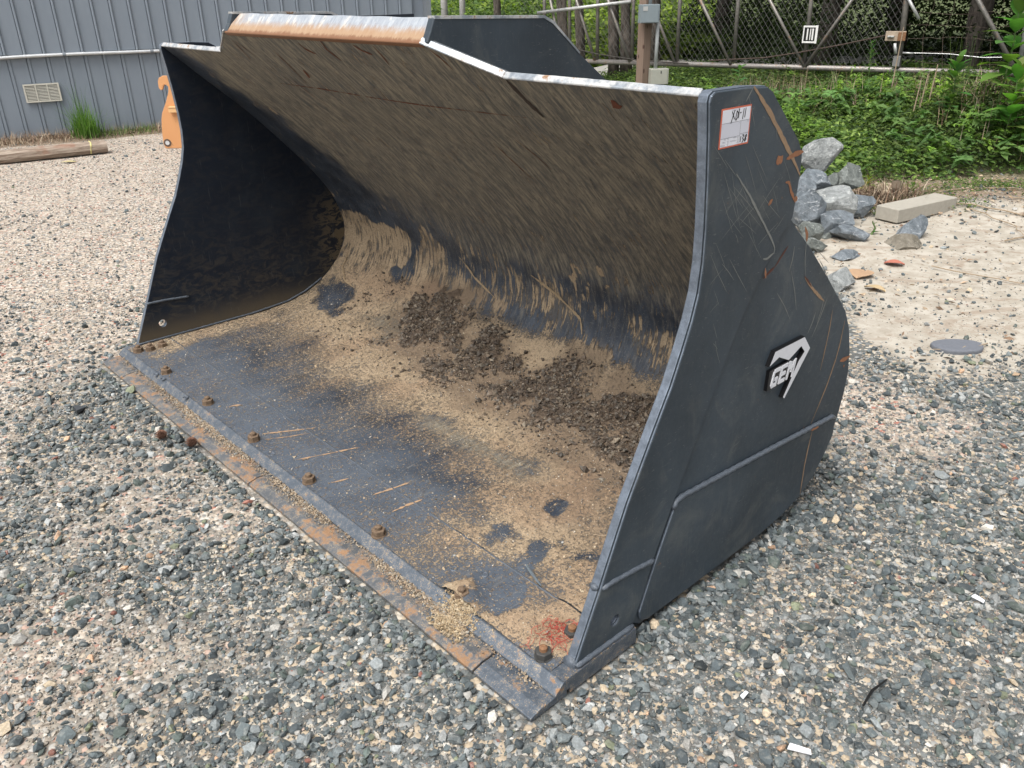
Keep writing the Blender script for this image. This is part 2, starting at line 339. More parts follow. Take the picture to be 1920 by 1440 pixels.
def m_leaf(name='leaf', trans=.35):
    g = G(name); o = g.obj(); c = g.attr('col', 'Color'); n = g.noise(o, 30, 3, .6)
    c = g.mix(g.ma('MULTIPLY', n, .35), c, (.02, .035, .012))
    g.b.inputs['Specular IOR Level'].default_value = .18
    g.out(c, .6)
    tr = g.n('BsdfTranslucent'); g.put(tr.inputs[0], g.mix(1.0, c, (1.5, 1.7, .8), 'MULTIPLY')); mx = g.n('MixShader'); mx.inputs[0].default_value = trans
    g.t.links.new(g.b.outputs[0], mx.inputs[1]); g.t.links.new(tr.outputs[0], mx.inputs[2]); g.t.links.new(mx.outputs[0], g.t.nodes['Material Output'].inputs[0])
    return g.m
LEAF = m_leaf()
def m_drystuff():
    g = G('dry_plant'); c = g.attr('col', 'Color'); return g.out(c, .9)
DRY = m_drystuff()
def m_rock(name, a, b, vein):
    g = G(name); o = g.obj(); n = g.noise(o, 7, 8, .72, .8); n2 = g.noise(g.sc(o, 1, 1.4, 2.6), 9, 7, .75, 1.6); n3 = g.noise(o, 90, 4, .7)
    c = g.mix(g.ss(n, .35, .62), a, b); c = g.mix(g.ma('MULTIPLY', g.ss(n2, .55, .63), .8), c, vein); c = g.mix(g.ma('MULTIPLY', g.ss(n3, .58, .7), .4), c, (.08, .09, .09))
    return g.out(c, .82, g.bump(g.ma('ADD', g.ma('ADD', n, g.noise(o, 28, 6, .75)), g.ma('MULTIPLY', n3, .3)), 1.0, .02))
ROCKS = [m_rock('pale_granite', (.19, .205, .205), (.36, .38, .375), (.60, .61, .60)), m_rock('blue_grey_granite', (.10, .12, .135), (.22, .25, .275), (.50, .52, .535)),
         m_rock('green_grey_granite', (.11, .125, .118), (.22, .24, .225), (.40, .42, .39)), m_rock('brown_stone', (.14, .125, .095), (.25, .225, .18), (.35, .33, .28))]

# ------------------------------------------------------------------ GROUND sheet
def axis(lo, hi, a, b, step, grow=1.16):
    c = list(np.arange(a, b+1e-6, step)); s = step
    while c[-1] < hi: s *= grow; c.append(c[-1]+s)
    s = step; 
    while c[0] > lo: s *= grow; c.insert(0, c[0]-s)
    return np.array(c)
gx = axis(-160, 160, -6.5, 6.5, .06); gy = axis(-60, 220, 0.6, 13, .06)
X, Y = np.meshgrid(gx, gy); nx, ny = len(gx), len(gy)
Z = g_height(X, Y)+.006*(fbm(X, Y, 6)-.5)
u_, v_ = to_uv(X, Y)
under = (u_ > -.05) & (u_ < 3.1) & (v_ > -.05) & (v_ < 1.7); Z = np.where(under, np.minimum(Z, -.004), Z)
idx = np.arange(nx*ny).reshape(ny, nx)
Q = np.stack([idx[:-1, :-1], idx[:-1, 1:], idx[1:, 1:], idx[1:, :-1]], -1).reshape(-1, 4)
green = np.clip(sstep(Y, 7.2, 8.2)*sstep(X, 2.2, 3.2)+sstep(Y-.2*X, 11.5, 14)*sstep(X, -1, 0)+sstep(Y, 17, 22), 0, 1)
fastmesh('ground', np.stack([X, Y, Z], -1).reshape(-1, 3), Q, GROUND, smooth=True, nper=4, kind='structure',
         cols={'coarse': g_coarse(X, Y).ravel(), 'sandy': g_sand(X, Y).ravel(), 'soil': g_soil(X, Y).ravel(), 'green': green.ravel()})

# ------------------------------------------------------------------ gravel
def ico():
    t = (1+5**.5)/2; v = np.array([(-1, t, 0), (1, t, 0), (-1, -t, 0), (1, -t, 0), (0, -1, t), (0, 1, t), (0, -1, -t), (0, 1, -t), (t, 0, -1), (t, 0, 1), (-t, 0, -1), (-t, 0, 1)])/np.hypot(1, t)
    f = np.array([(0, 11, 5), (0, 5, 1), (0, 1, 7), (0, 7, 10), (0, 10, 11), (1, 5, 9), (5, 11, 4), (11, 10, 2), (10, 7, 6), (7, 1, 8), (3, 9, 4), (3, 4, 2), (3, 2, 6), (3, 6, 8), (3, 8, 9), (4, 9, 5), (2, 4, 11), (6, 2, 10), (8, 6, 7), (9, 8, 1)]); return v, f
IV, IF = ico()
OV = np.array([(1, 0, 0), (-1, 0, 0), (0, 1, 0), (0, -1, 0), (0, 0, 1), (0, 0, -1)], float); OF = np.array([(0, 2, 4), (2, 1, 4), (1, 3, 4), (3, 0, 4), (2, 0, 5), (1, 2, 5), (3, 1, 5), (0, 3, 5)])
def chunk_shapes(k, base, cut=4):
    out = []
    for i in range(k):
        v = base*rng.uniform(.75, 1.15, (len(base), 1))+rng.normal(0, .1, base.shape)
        for j in range(cut):                     # planar cuts give flat broken faces
            n = rng.normal(size=3); n /= np.linalg.norm(n); d = v@n; lim = rng.uniform(.45, .75); ov = np.clip(d-lim, 0, None); v = v-ov[:, None]*n
        v *= np.array([rng.uniform(.85, 1.15), rng.uniform(.62, .9), rng.uniform(.42, .7)]); out.append(v)
    return np.array(out)
CH = chunk_shapes(24, IV); CO = chunk_shapes(16, OV, 1)
PAL_D = np.array([(.046, .060, .067), (.070, .088, .096), (.100, .124, .130), (.145, .168, .172), (.088, .112, .102), (.21, .232, .236), (.33, .345, .34), (.50, .41, .29), (.40, .39, .36), (.58, .55, .49), (.27, .12, .09), (.18, .20, .13), (.52, .34, .22)])
PP_D = np.array([.13, .20, .21, .16, .09, .08, .045, .018, .03, .010, .004, .012, .006]); PP_D /= PP_D.sum()
PAL_F = np.array([(.40, .355, .295), (.33, .28, .22), (.46, .43, .37), (.25, .215, .175), (.27, .27, .255), (.16, .175, .18), (.39, .30, .25), (.27, .13, .10), (.54, .52, .48), (.11, .125, .13)])
PP_F = np.array([.22, .16, .16, .12, .10, .11, .04, .010, .04, .05]); PP_F /= PP_F.sum()
def stones(name, x, y, z, r, cols, shapes, faces, parent=None, tilt=.45, sink=.3, **k):
    n = len(x); s = rng.integers(0, len(shapes), n); a = rng.uniform(0, 2*np.pi, n); b = rng.normal(0, tilt, n); c = rng.normal(0, tilt, n)
    P = shapes[s]*r[:, None, None]
    ca, sa = np.cos(a), np.sin(a); cb, sb = np.cos(b), np.sin(b); cc, sc = np.cos(c), np.sin(c)
    x0, y0, z0 = P[..., 0], P[..., 1], P[..., 2]
    y1 = y0*cb[:, None]-z0*sb[:, None]; z1 = y0*sb[:, None]+z0*cb[:, None]
    x2 = x0*cc[:, None]+z1*sc[:, None]; z2 = -x0*sc[:, None]+z1*cc[:, None]
    x3 = x2*ca[:, None]-y1*sa[:, None]; y3 = x2*sa[:, None]+y1*ca[:, None]
    V = np.stack([x3+x[:, None], y3+y[:, None], z2+(z+r*sink)[:, None]], -1).reshape(-1, 3)
    nv = shapes.shape[1]; T = (faces[None]+(np.arange(n)*nv)[:, None, None]).reshape(-1, 3)
    return fastmesh(name, V, T, STONE if 'mat' not in k else k.pop('mat'), parent, cols={'col': np.repeat(cols, nv, 0)}, **k)
def jit(c, v=.18): return np.clip(c*(1+rng.normal(0, v, (len(c), 1))), .01, .9)
def scatter(dens, y0, y1, margin=.25):
    xm = .68*y1+.6+margin; n = int(dens*2*xm*(y1-y0)); x = rng.uniform(-xm, xm, n); y = rng.uniform(y0, y1, n)
    k = np.abs(x) < .68*(y+.55)+margin; x, y = x[k], y[k]
    u, v = to_uv(x, y); inside = (u > np.where(v > .42, .025, -.018)) & (u < 3.05) & (v > -.022) & (v < 1.16); 
    # nothing is seen straight behind the bucket
    hid = (u > .5) & (u < 2.6) & (v > 1.3) & (v < 3.2)
    k = ~(inside | hid); return x[k], y[k]
allp = {'c': [], 'f': []}
for (y0, y1, dc, dm, df) in ((.85, 2.2, 1900, 3300, 8500), (2.2, 3.4, 1750, 2600, 5500), (3.4, 4.8, 1400, 2000, 1500), (4.8, 7, 750, 1100, 0), (7, 10.6, 260, 560, 0)):
    x, y = scatter(dc, y0, y1); co = g_coarse(x, y); sa = g_sand(x, y); so2 = g_soil(x, y)
    k = rng.random(len(x)) < co*(1-.93*sa)*(1-.9*so2); x, y = x[k], y[k]
    allp['c'].append((x, y, np.clip(rng.lognormal(math.log(.0118), .34, len(x)), .006, .026)*(1+.02*y)))
    x, y = scatter(dm, y0, y1); co = g_coarse(x, y); sa = g_sand(x, y); so2 = g_soil(x, y); k = rng.random(len(x)) < (1-.86*sa)*(1-.8*so2); x, y = x[k], y[k]
    allp['f'].append((x, y, np.clip(rng.lognormal(math.log(.0062), .3, len(x)), .003, .012)*(1+.05*np.clip(y-3, 0, 5))))
    if df:
        x, y = scatter(df, y0, y1); sa = g_sand(x, y); k = rng.random(len(x)) < (1-.75*sa); x, y = x[k], y[k]
        allp['f'].append((x, y, rng.uniform(.0022, .0042, len(x))*(1+.08*y)))
n = 620; u = rng.uniform(-.075, .025, n); v = rng.uniform(.42, 1.35, n); allp['c'].append((BO.x+u*DX[0]+v*DY[0], BO.y+u*DX[1]+v*DY[1], np.clip(rng.lognormal(math.log(.0135), .35, n), .007, .028)))
n = 420; u = rng.uniform(.1, 3.0, n); v = rng.uniform(-.06, -.026, n); allp['c'].append((BO.x+u*DX[0]+v*DY[0], BO.y+u*DX[1]+v*DY[1], np.clip(rng.lognormal(math.log(.0125), .3, n), .007, .022)))
x, y, r = [np.concatenate([a[i] for a in allp['c']]) for i in range(3)]
col = jit(PAL_D[rng.choice(len(PAL_D), len(x), p=PP_D)])
stones('coarse_gravel', x, y, g_height(x, y), r, col, CH, IF, kind='stuff', label='grey crushed stone gravel spread round the loader bucket', category='gravel')
x, y, r = [np.concatenate([a[i] for a in allp['f']]) for i in range(3)]
co = g_coarse(x, y); isd = rng.random(len(x)) < co*.55
col = np.where(isd[:, None], PAL_D[rng.choice(len(PAL_D), len(x), p=PP_D)], PAL_F[rng.choice(len(PAL_F), len(x), p=PP_F)])
stones('fine_gravel', x, y, g_height(x, y), r, jit(col), CO, OF, kind='stuff', label='fine tan and pinkish grit between the grey stones', category='gravel')
print('coarse+fine', len(x))

# ------------------------------------------------------------------ BUCKET
BK = empty('loader_bucket', BO, -YAWB, label='large dark grey steel loader bucket full of dried tan dirt, resting open on gravel', cat='loader bucket')
SIDE = [(.168, .062), (.257, .264), (.350, .480), (.441, .653), (.497, .755), (.533, .84), (.560, .91), (.578, .975), (.585, 1.05), (.584, 1.13), (.576, 1.24), (.566, 1.34), (.556, 1.415), (.560, 1.431), (.575, 1.439),
        (.70, 1.438), (.785, 1.432), (.812, 1.418), (.958, 1.291), (.984, 1.256), (.989, 1.21), (.984, 1.13), (.979, 1.086), (1.03, 1.041), (1.112, .977), (1.232, .870), (1.337, .772), (1.396, .716), (1.45, .635), (1.482, .55), (1.499, .465), (1.494, .39), (1.475, .305), (1.443, .235), (1.400, .170), (1.345, .112), (1.27, .072), (1.165, .046), (1.05, .036), (.75, .034), (.44, .034), (.398, .062)]
def plate_with_holes(name, outline, holes, u0, u1, mats, parent, edge_mi=1, **k):
    bm = bmesh.new(); 
    loops = [outline]+holes; rings = []
    for lp in loops:
        vs = [bm.verts.new(B(u0, a, b)) for a, b in lp]; es = [bm.edges.new((vs[i], vs[(i+1) % len(vs)])) for i in range(len(vs))]; rings.append((vs, es))
    bmesh.ops.triangle_fill(bm, use_beauty=True, use_dissolve=False, edges=[e for r in rings for e in r[1]])
    faces = list(bm.faces); g2 = bmesh.ops.extrude_face_region(bm, geom=faces)
    vv = [e for e in g2['geom'] if isinstance(e, bmesh.types.BMVert)]; bmesh.ops.translate(bm, vec=(-(u1-u0), 0, 0), verts=vv)
    bmesh.ops.recalc_face_normals(bm, faces=bm.faces)
    bm.normal_update()
    for f in bm.faces:
        nx_ = f.normal.x
        f.material_index = (0 if nx_ > .5 else (2 if nx_ < -.5 else edge_mi))
    me = bpy.data.meshes.new(name); bm.to_mesh(me); bm.free()
    for m in mats: me.materials.append(m)
    o = bpy.data.objects.new(name, me); COL.objects.link(o); o.parent = parent; return tag(o, **k)
def circ(c, r, n=14): return [(c[0]+r*math.cos(2*math.pi*i/n), c[1]+r*math.sin(2*math.pi*i/n)) for i in range(n)]
# u grows to the left of the picture; local x = -u, so the outer face of the right plate has normal +x
RP = plate_with_holes('side_plate', SIDE, [circ((.322, .124), .017)], .020, .046, [PAINT, PLATEEDGE, INSIDE], BK, label='right side plate, scratched outside face')
LP = plate_with_holes('side_plate', SIDE, [circ((.310, .142), .019)], 2.998, 3.024, [INSIDE, PLATEEDGE, PAINT], BK, label='left side plate, shade-darkened inner face')
for p in (RP, LP): bevel(p, .003, 2)
# front wear strip on the outside of the right plate, up to the split line
SPL = [(.978, 1.086), (.905, 1.022), (.862, .962), (.79, .862), (.70, .70), (.62, .54), (.538, .375), (.478, .245), (.44, .14), (.402, .064)]
def inset(p, d): 
    out = []; n = len(p); ar = sum(p[i][0]*p[(i+1) % n][1]-p[(i+1) % n][0]*p[i][1] for i in range(n)); sg = 1 if ar > 0 else -1
    for i in range(n):
        a, b, c = Vector(p[i-1]), Vector(p[i]), Vector(p[(i+1) % n]); t = ((b-a).normalized()+(c-b).normalized()).normalized(); out.append((b.x-t.y*d*sg, b.y+t.x*d*sg))
    return out
front = inset([SIDE[0]]+SIDE[1:23]+SPL[1:], .003)
o = plate_with_holes('front_wear_plate', front, [circ((.322, .124), .017)], .012, .0196, [PAINT, PLATEEDGE, PAINT], RP); bevel(o, .002, 1)
LOW = [(.545, .366), (.556, .384), (.58, .388), (1.0, .356), (1.415, .322), (1.437, .305), (1.442, .27), (1.436, .24), (1.392, .178), (1.338, .12), (1.262, .08), (1.16, .056), (1.05, .045), (.75, .043), (.462, .043), (.432, .058), (.425, .09), (.456, .167), (.49, .245)]
o = plate_with_holes('lower_wear_plate', LOW, [], .0105, .0196, [PAINT, PLATEEDGE, PAINT], RP); bevel(o, .003, 2)
def bead(pts, r, parent, name='weld_bead', seg=.012):
    P = [Vector(p) for p in pts]; out = []; rr = []
    for a, b in zip(P, P[1:]):
        n = max(2, int((b-a).length/seg)); out += [a.lerp(b, i/n) for i in range(n)]
    out.append(P[-1]); rr = [r*(1+.12*math.sin(i*2.1)+random.uniform(-.06, .06)) for i in range(len(out))]; rr[0] *= .6; rr[-1] *= .6
    mb = MB(); mb.tube(out, rr, 8); return mb.build(name, WELD, parent, smooth=True)
Wd = lambda L, u=.012: [B(u, a, b) for a, b in L]
bead(Wd([(.545, .372), (.556, .392), (.58, .397), (1.0, .365), (1.415, .331), (1.44, .318)], .013), .008, RP)
bead(Wd([(.262, .264), (.30, .265), (.40, .254), (.472, .243)], .011), .0075, RP)
bead(Wd([(.17, .066), (.28, .064), (.398, .062)], .010), .0085, RP)
bead([B(2.994, .25, .262), B(2.994, .342, .259), B(2.994, .463, .248)], .006, LP)
bead([B(2.995, a, b+.004) for a, b in [(.17, .064), (.5, .064), (.8, .066), (1.0, .08), (1.12, .112), (1.23, .162)]], .005, LP)
mb = MB(); mb.tube([B(.033, .165, .064), B(.033, .175, .060)], .021, 12); mb.build('weld_bead', WELD, RP, smooth=True)
bead([B(.02, .257, .262), B(.046, .257, .262)], .010, RP)

# shell sheet: floor, curved back and upper wall in one bent plate
PR = [(.10, .058), (.40, .058), (.75, .059), (.9, .064), (1.02, .078), (1.12, .105), (1.23, .158), (1.33, .238), (1.39, .33), (1.413, .42), (1.40, .51), (1.345, .64), (1.247, .772), (1.09, .945), (.918, 1.116), (.738, 1.272), (.567, 1.425), (.475, 1.512)]
def catmull(P, k=8):
    P = [np.array(p) for p in P]; P = [2*P[0]-P[1]]+P+[2*P[-1]-P[-2]]; out = []
    for i in range(1, len(P)-2):
        for j in range(k):
            t = j/k; a, b, c, d = P[i-1:i+3]; out.append(.5*((2*b)+(-a+c)*t+(2*a-5*b+4*c-d)*t*t+(-a+3*b-3*c+d)*t**3))
    out.append(P[-2]); return np.array(out)
CP = catmull(PR); CS = np.concatenate([[0], np.cumsum(np.hypot(*np.diff(CP, axis=0).T))])+.10
SLIP = float(np.interp(0, [0], [0])) ; SMAX = CS[-1]
i_lip = int(np.argmin(np.hypot(CP[:, 0]-.567, CP[:, 1]-1.425))); S_LIP = CS[i_lip]
def prof(s):
    v = np.interp(s, CS, CP[:, 0]); w = np.interp(s, CS, CP[:, 1]); e = .004
    dv = np.interp(s+e, CS, CP[:, 0])-np.interp(s-e, CS, CP[:, 0]); dw = np.interp(s+e, CS, CP[:, 1])-np.interp(s-e, CS, CP[:, 1]); L = np.hypot(dv, dw)+1e-9
    return v, w, -dw/L, dv/L                      # inward normal
PG = {
'rear': [(2.974, 1.06), (2.612, 1.371), (2.054, 1.448), (1.409, 1.455), (0.785, 1.423), (0.643, 1.355), (0.502, 0.939), (0.255, 0.597), (0.06, 0.295), (0.606, 0.311), (0.723, 0.21), (0.719, 0.36), (0.77, 0.558), (1.038, 0.675), (1.355, 0.715), (1.819, 0.743), (2.087, 0.715), (2.399, 0.846), (2.844, 0.916)],
'leftstrip': [(3.02, 0.12), (3.073, 0.596), (3.035, 1.06), (2.921, 1.36), (2.789, 1.243), (2.86, 0.97), (2.872, 0.571), (2.82, 0.191)],
'clump': [(0.497, 0.127), (0.474, 0.221), (0.368, 0.16), (0.337, 0.065), (0.309, 0.005), (0.355, -0.014), (0.43, 0.064)],
'rcorner': [(0.317, 0.127), (0.267, 0.265), (0.242, 0.462), (0.04, 0.40), (0.033, 0.153), (0.125, 0.128), (0.245, 0.122)],
'dark1': [(0.543, 0.245), (0.511, 0.304), (0.464, 0.346), (0.445, 0.403), (0.412, 0.454), (0.352, 0.41), (0.343, 0.332), (0.313, 0.298), (0.306, 0.222), (0.325, 0.176), (0.388, 0.149), (0.446, 0.17), (0.505, 0.199)],
'dark2': [(0.303, 0.427), (0.312, 0.39), (0.317, 0.439), (0.358, 0.494), (0.344, 0.524), (0.299, 0.59), (0.271, 0.554), (0.296, 0.501), (0.304, 0.442)],
'dark3': [(0.634, 0.435), (0.611, 0.481), (0.557, 0.476), (0.526, 0.43), (0.575, 0.388)],
'dark4': [(0.604, 0.645), (0.58, 0.669), (0.548, 0.66), (0.538, 0.626), (0.57, 0.616)],
'dark5': [(2.913, 1.171), (2.839, 1.286), (2.68, 1.313), (2.634, 1.207), (2.654, 1.071), (2.771, 1.04)],
'tanA': [(3.0, 1.68), (2.676, 1.70), (2.38, 1.69), (2.33, 1.635), (2.40, 1.45), (2.684, 1.46), (2.851, 1.411), (2.99, 1.451)],
'tanB': [(2.197, 1.716), (2.084, 1.655), (2.052, 1.554), (2.027, 1.435), (2.262, 1.416), (2.353, 1.521)],
'tanC': [(2.98, 1.36), (2.64, 1.411), (2.08, 1.468), (2.025, 1.398), (2.31, 1.315), (2.487, 1.173), (2.746, 1.211)],
'mix': [(2.947, 1.389), (2.391, 1.484), (1.806, 1.614), (1.179, 1.663), (0.837, 1.635), (0.605, 1.68), (.05, 1.62), (.05, 1.2), (0.643, 1.402), (1.409, 1.455), (2.054, 1.448), (2.582, 1.342)],
'cleanB': [(1.185, 1.612), (0.882, 1.696), (0.599, 1.708), (0.657, 1.618), (0.868, 1.578), (0.808, 1.416), (0.904, 1.385), (1.159, 1.475)],
'cleanC': [(1.99, 1.748), (1.544, 1.735), (1.438, 1.649), (1.601, 1.481), (1.853, 1.387), (2.02, 1.512)],
'tanD': [(0.854, 1.582), (0.619, 1.643), (.3, 1.6), (.3, 1.4), (0.643, 1.402), (0.785, 1.423)],
'tanE': [(1.457, 1.317), (1.207, 1.387), (1.054, 1.304), (1.167, 1.178), (1.326, 1.137)],
'upper': [(2.9, 3.3), (-.1, 3.3), (-.1, 1.72), (0.586, 1.712), (0.882, 1.716), (1.438, 1.669), (1.8, 1.68), (2.161, 1.80), (2.511, 1.92), (2.655, 2.321), (2.765, 2.705)],
'greyA': [(1.461, 0.741), (1.227, 0.779), (0.924, 0.789), (0.812, 0.793), (0.761, 0.691), (1.038, 0.675), (1.334, 0.672)],
'greyB': [(2.448, 1.143), (2.292, 1.25), (2.093, 1.161), (2.126, 1.047), (2.318, 1.05)],
'red': [(0.197, 0.197), (0.143, 0.268), (0.085, 0.239), (0.06, 0.181), (0.15, 0.171)],
'drip': [(1.19, 1.80), (1.13, 1.81), (1.08, 1.70), (1.10, 1.62), (1.19, 1.62), (1.23, 1.70)],
'drip2': [(1.02, 1.82), (.99, 1.82), (.98, 1.73), (1.0, 1.70), (1.03, 1.72)],
}
WET = [[(2.195, 1.246), (2.169, 1.358), (1.888, 1.447), (1.852, 1.292), (1.913, 1.155), (1.959, 1.088), (2.108, 1.154)], [(1.89, 1.312), (1.888, 1.378), (1.829, 1.365), (1.787, 1.265), (1.819, 1.236)],
 [(1.74, 1.013), (1.718, 1.162), (1.622, 1.275), (1.595, 1.331), (1.455, 1.272), (1.374, 1.186), (1.451, 1.089), (1.577, 1.039), (1.68, 0.997)],
 [(1.38, 0.994), (1.393, 1.101), (1.189, 1.167), (1.094, 1.316), (1.023, 1.343), (0.956, 1.272), (0.985, 1.148), (0.897, 1.052), (1.056, 1.031), (1.295, 0.951)],
 [(2.05, 1.22), (1.70, 1.02), (1.35, .98), (.9, 1.0), (.5, .96), (.45, 1.10), (.9, 1.13), (1.30, 1.13), (1.6, 1.2), (1.95, 1.30)], [(0.897, 1.052), (0.924, 1.146), (0.833, 1.28), (0.833, 1.32), (0.654, 1.275), (.50, 1.24), (.40, 1.10), (0.50, 1.0), (0.652, 1.0), (0.777, 1.015)]]
def inm(U_, S_, key, f, wob=.03):
    n = wob*(fbm(U_+5, S_+3, 9, 4)-.5)*4; return sstep(sdf(U_, S_, PG[key] if isinstance(key, str) else key)+n*.5, -f, f)
def fields(U_, S_):
    D = .30+.16*sstep(S_, .30, .75)+.20*(fbm(U_*7, S_*1.3, 1.6, 4)-.5)+.16*(fbm(U_+30, S_+9, 5, 4)-.5)+.10*sstep(U_, 1.3, .5)*sstep(S_, .5, .2); Fm = np.full(U_.shape, .25)
    Fm = np.where(S_ > 1.35, .22+.0*S_, Fm)
    def put(A, m, v): return A*(1-m)+v*m
    D = put(D, inm(U_, S_, 'rear', .16, .12), .74)
    D = put(D, inm(U_, S_, 'leftstrip', .06, .08), .66)
    zone = sstep(S_, 1.33, 1.5); D = put(D, zone, .12)
    D = put(D, inm(U_, S_, 'mix', .07, .12), .50); D = put(D, inm(U_, S_, 'cleanC', .08, .1), .36); D = put(D, inm(U_, S_, 'cleanB', .05, .1), .28)
    D = put(D, inm(U_, S_, 'tanD', .06, .1), .50); D = put(D, inm(U_, S_, 'tanE', .09, .1), .85); D = put(D, inm(U_, S_, 'tanC', .05, .1), .76)
    D = put(D, inm(U_, S_, 'tanA', .010, .05), .72); D = put(D, inm(U_, S_, 'tanB', .025, .07), .62)
    WH = np.zeros(U_.shape)
    for p in WET: WH = np.maximum(WH, sstep(sdf(U_, S_, p)+.16*(fbm(U_+3, S_+2, 8, 4)-.5), -.14, -.01))
    D = put(D, WH, .80); D = put(D, inm(U_, S_, 'dark5', .05, .16), .30); D = put(D, inm(U_, S_, 'greyA', .06, .12)*.8, .3); D = put(D, inm(U_, S_, 'greyB', .06, .1)*.8, .35)
    D = put(D, inm(U_, S_, 'rcorner', .03, .06), .78); D = put(D, inm(U_, S_, 'clump', .012), .98)
    for k in ('dark1', 'dark2', 'dark3', 'dark4'): D = put(D, inm(U_, S_, k, .018, .09), .29)
    D = put(D, inm(U_, S_, 'drip', .015)*(vn(U_*.9, S_*.35, 60) > .60), .9); D = put(D, inm(U_, S_, 'drip2', .008)*(vn(U_, S_*.4, 50) > .45), .9)
    up = inm(U_, S_, 'upper', .10, .1); Fm = put(Fm, up, .80); Fm = put(Fm, sstep(S_, 1.8, 1.55)*sstep(S_, 1.3, 1.45), .30)
    Fm = put(Fm, up*sstep(S_, 2.35, 1.75)*.55, .5); Fm = put(Fm, inm(U_, S_, 'greyA', .05), .75); Fm = put(Fm, inm(U_, S_, 'greyB', .05), .75)
    D = np.where(S_ > 1.85, D*.6, D)
    Wt = np.zeros(U_.shape)
    for p in WET: Wt = np.maximum(Wt, inm(U_, S_, p, .035, .13)*(.35+.65*sstep(fbm(U_+9, S_+1, 9, 3), .3, .5))*(.62*sstep(fbm(U_+2, S_+13, 11, 3), .38, .55) if p[0] == (2.05, 1.22) else 1))
    Rd = inm(U_, S_, 'red', .03)*.7+.6*inm(U_, S_, 'tanC', .05)*fbm(U_, S_, 6)+.35*sstep(fbm(U_+2, S_+6, 5), .5, .7)*sstep(S_, 1.35, .9)
    BRN = np.clip(WH*.9+.55*sstep(U_, 1.1, .5)*sstep(S_, .45, .7)*sstep(S_, 1.3, 1.1)+.4*sstep(fbm(U_+12, S_+4, 3.5, 4), .5, .65)*sstep(S_, .5, .8), 0, 1)
    fields.brn = BRN
    return D, Fm, Wt, np.clip(Rd, 0, 1)
def shell_disp(U_, S_, D, Wt):
    thin = sstep(D, .5, .8)*sstep(S_, 1.5, 1.2)
    h = thin*(.002+.007*fbm(U_, S_, 22, 3)+.004*sstep(fbm(U_+1, S_+8, 60, 2), .5, .75)); h = h+Wt*(.006+.050*fbm(U_, S_, 14, 4)*fbm(U_+4, S_, 45, 2)*1.4)
    return h+.018*inm(U_, S_, 'clump', .04)*(S_ > .1)+.004*inm(U_, S_, 'rcorner', .05)
def sheet(name, us, ss, mats, parent, thick=.012, cut=None, **k):
    U_, S_ = np.meshgrid(us, ss); D, Fm, Wt, Rd = fields(U_, S_); BRN = fields.brn; v, w, nv, nw = prof(S_); h = shell_disp(U_, S_, D, Wt)
    V = np.stack([-U_, v+nv*h, w+nw*h], -1).reshape(-1, 3); n1, n2 = U_.shape; id_ = np.arange(n1*n2).reshape(n1, n2)
    Qs = np.stack([id_[:-1, :-1], id_[:-1, 1:], id_[1:, 1:], id_[1:, :-1]], -1).reshape(-1, 4)
    uc = .5*(U_[:-1, :-1]+U_[1:, 1:]).ravel(); sc_ = .5*(S_[:-1, :-1]+S_[1:, 1:]).ravel()
    if cut is not None: Qs = Qs[cut(uc, sc_)]
    usv = np.stack([U_, S_, 0*U_], -1).reshape(-1, 3)
    o = fastmesh(name, V, Qs, mats, parent, smooth=True, nper=4, cols={'dust': D.ravel(), 'film': Fm.ravel(), 'wet': Wt.ravel(), 'reddish': Rd.ravel(), 'brownish': BRN.ravel(), 'lumpy': (sstep(S_, 1.36, 1.5)).ravel()}, **k)
    a = o.data.attributes.new('us', 'FLOAT_VECTOR', 'POINT'); a.data.foreach_set('vector', usv.astype(np.float32).ravel())
    return o
SEAM = .33
sheet('shell', np.linspace(.046, 2.998, 340), np.linspace(SEAM, S_LIP, 320), SHELL, BK)
# back skin so that the shell has thickness and blocks light
vv, ww, nv, nw = prof(np.linspace(SEAM, S_LIP, 60)); back = [(a-b*.02, max(c-d*.02, .006)) for a, b, c, d in zip(vv, nv, ww, nw)]
Vb = [B(.046, a, b) for a, b in back]+[B(2.998, a, b) for a, b in back]; nb = len(back)
mesh('outer_skin', Vb, [(i, i+1, nb+i+1, nb+i) for i in range(nb-1)], PAINT, BK, smooth=True)
def shell_ribbon(pts, w, mat, name, lift=.0016, wob=.3, parent=None, **k):
    P = [np.array(p, float) for p in pts]; out = []
    for a, b in zip(P, P[1:]):
        n = max(2, int(np.linalg.norm(b-a)/.012)); out += [a+(b-a)*i/n for i in range(n)]
    out.append(P[-1]); N = len(out); A = np.array(out); d = np.gradient(A, axis=0); d /= np.linalg.norm(d, axis=1)[:, None]+1e-9; nn = np.stack([-d[:, 1], d[:, 0]], 1)
    t = np.linspace(0, 1, N); ww = w/2*(.3+.7*np.clip(np.minimum(4*t, 4*(1-t)), 0, 1))*rng.uniform(1-wob, 1+wob, N); L = A+nn*ww[:, None]; R2 = A-nn*ww[:, None]; V = []
    for Q2 in (L, R2):
        D, _, Wt, _ = fields(Q2[:, 0], Q2[:, 1]); v, w_, nv, nw = prof(Q2[:, 1]); h = shell_disp(Q2[:, 0], Q2[:, 1], D, Wt)+lift; V += list(zip(-Q2[:, 0], v+nv*h, w_+nw*h))
    return mesh(name, V, [(i, i+1, N+i+1, N+i) for i in range(N-1)], mat, parent or BK, fix=False, **k)
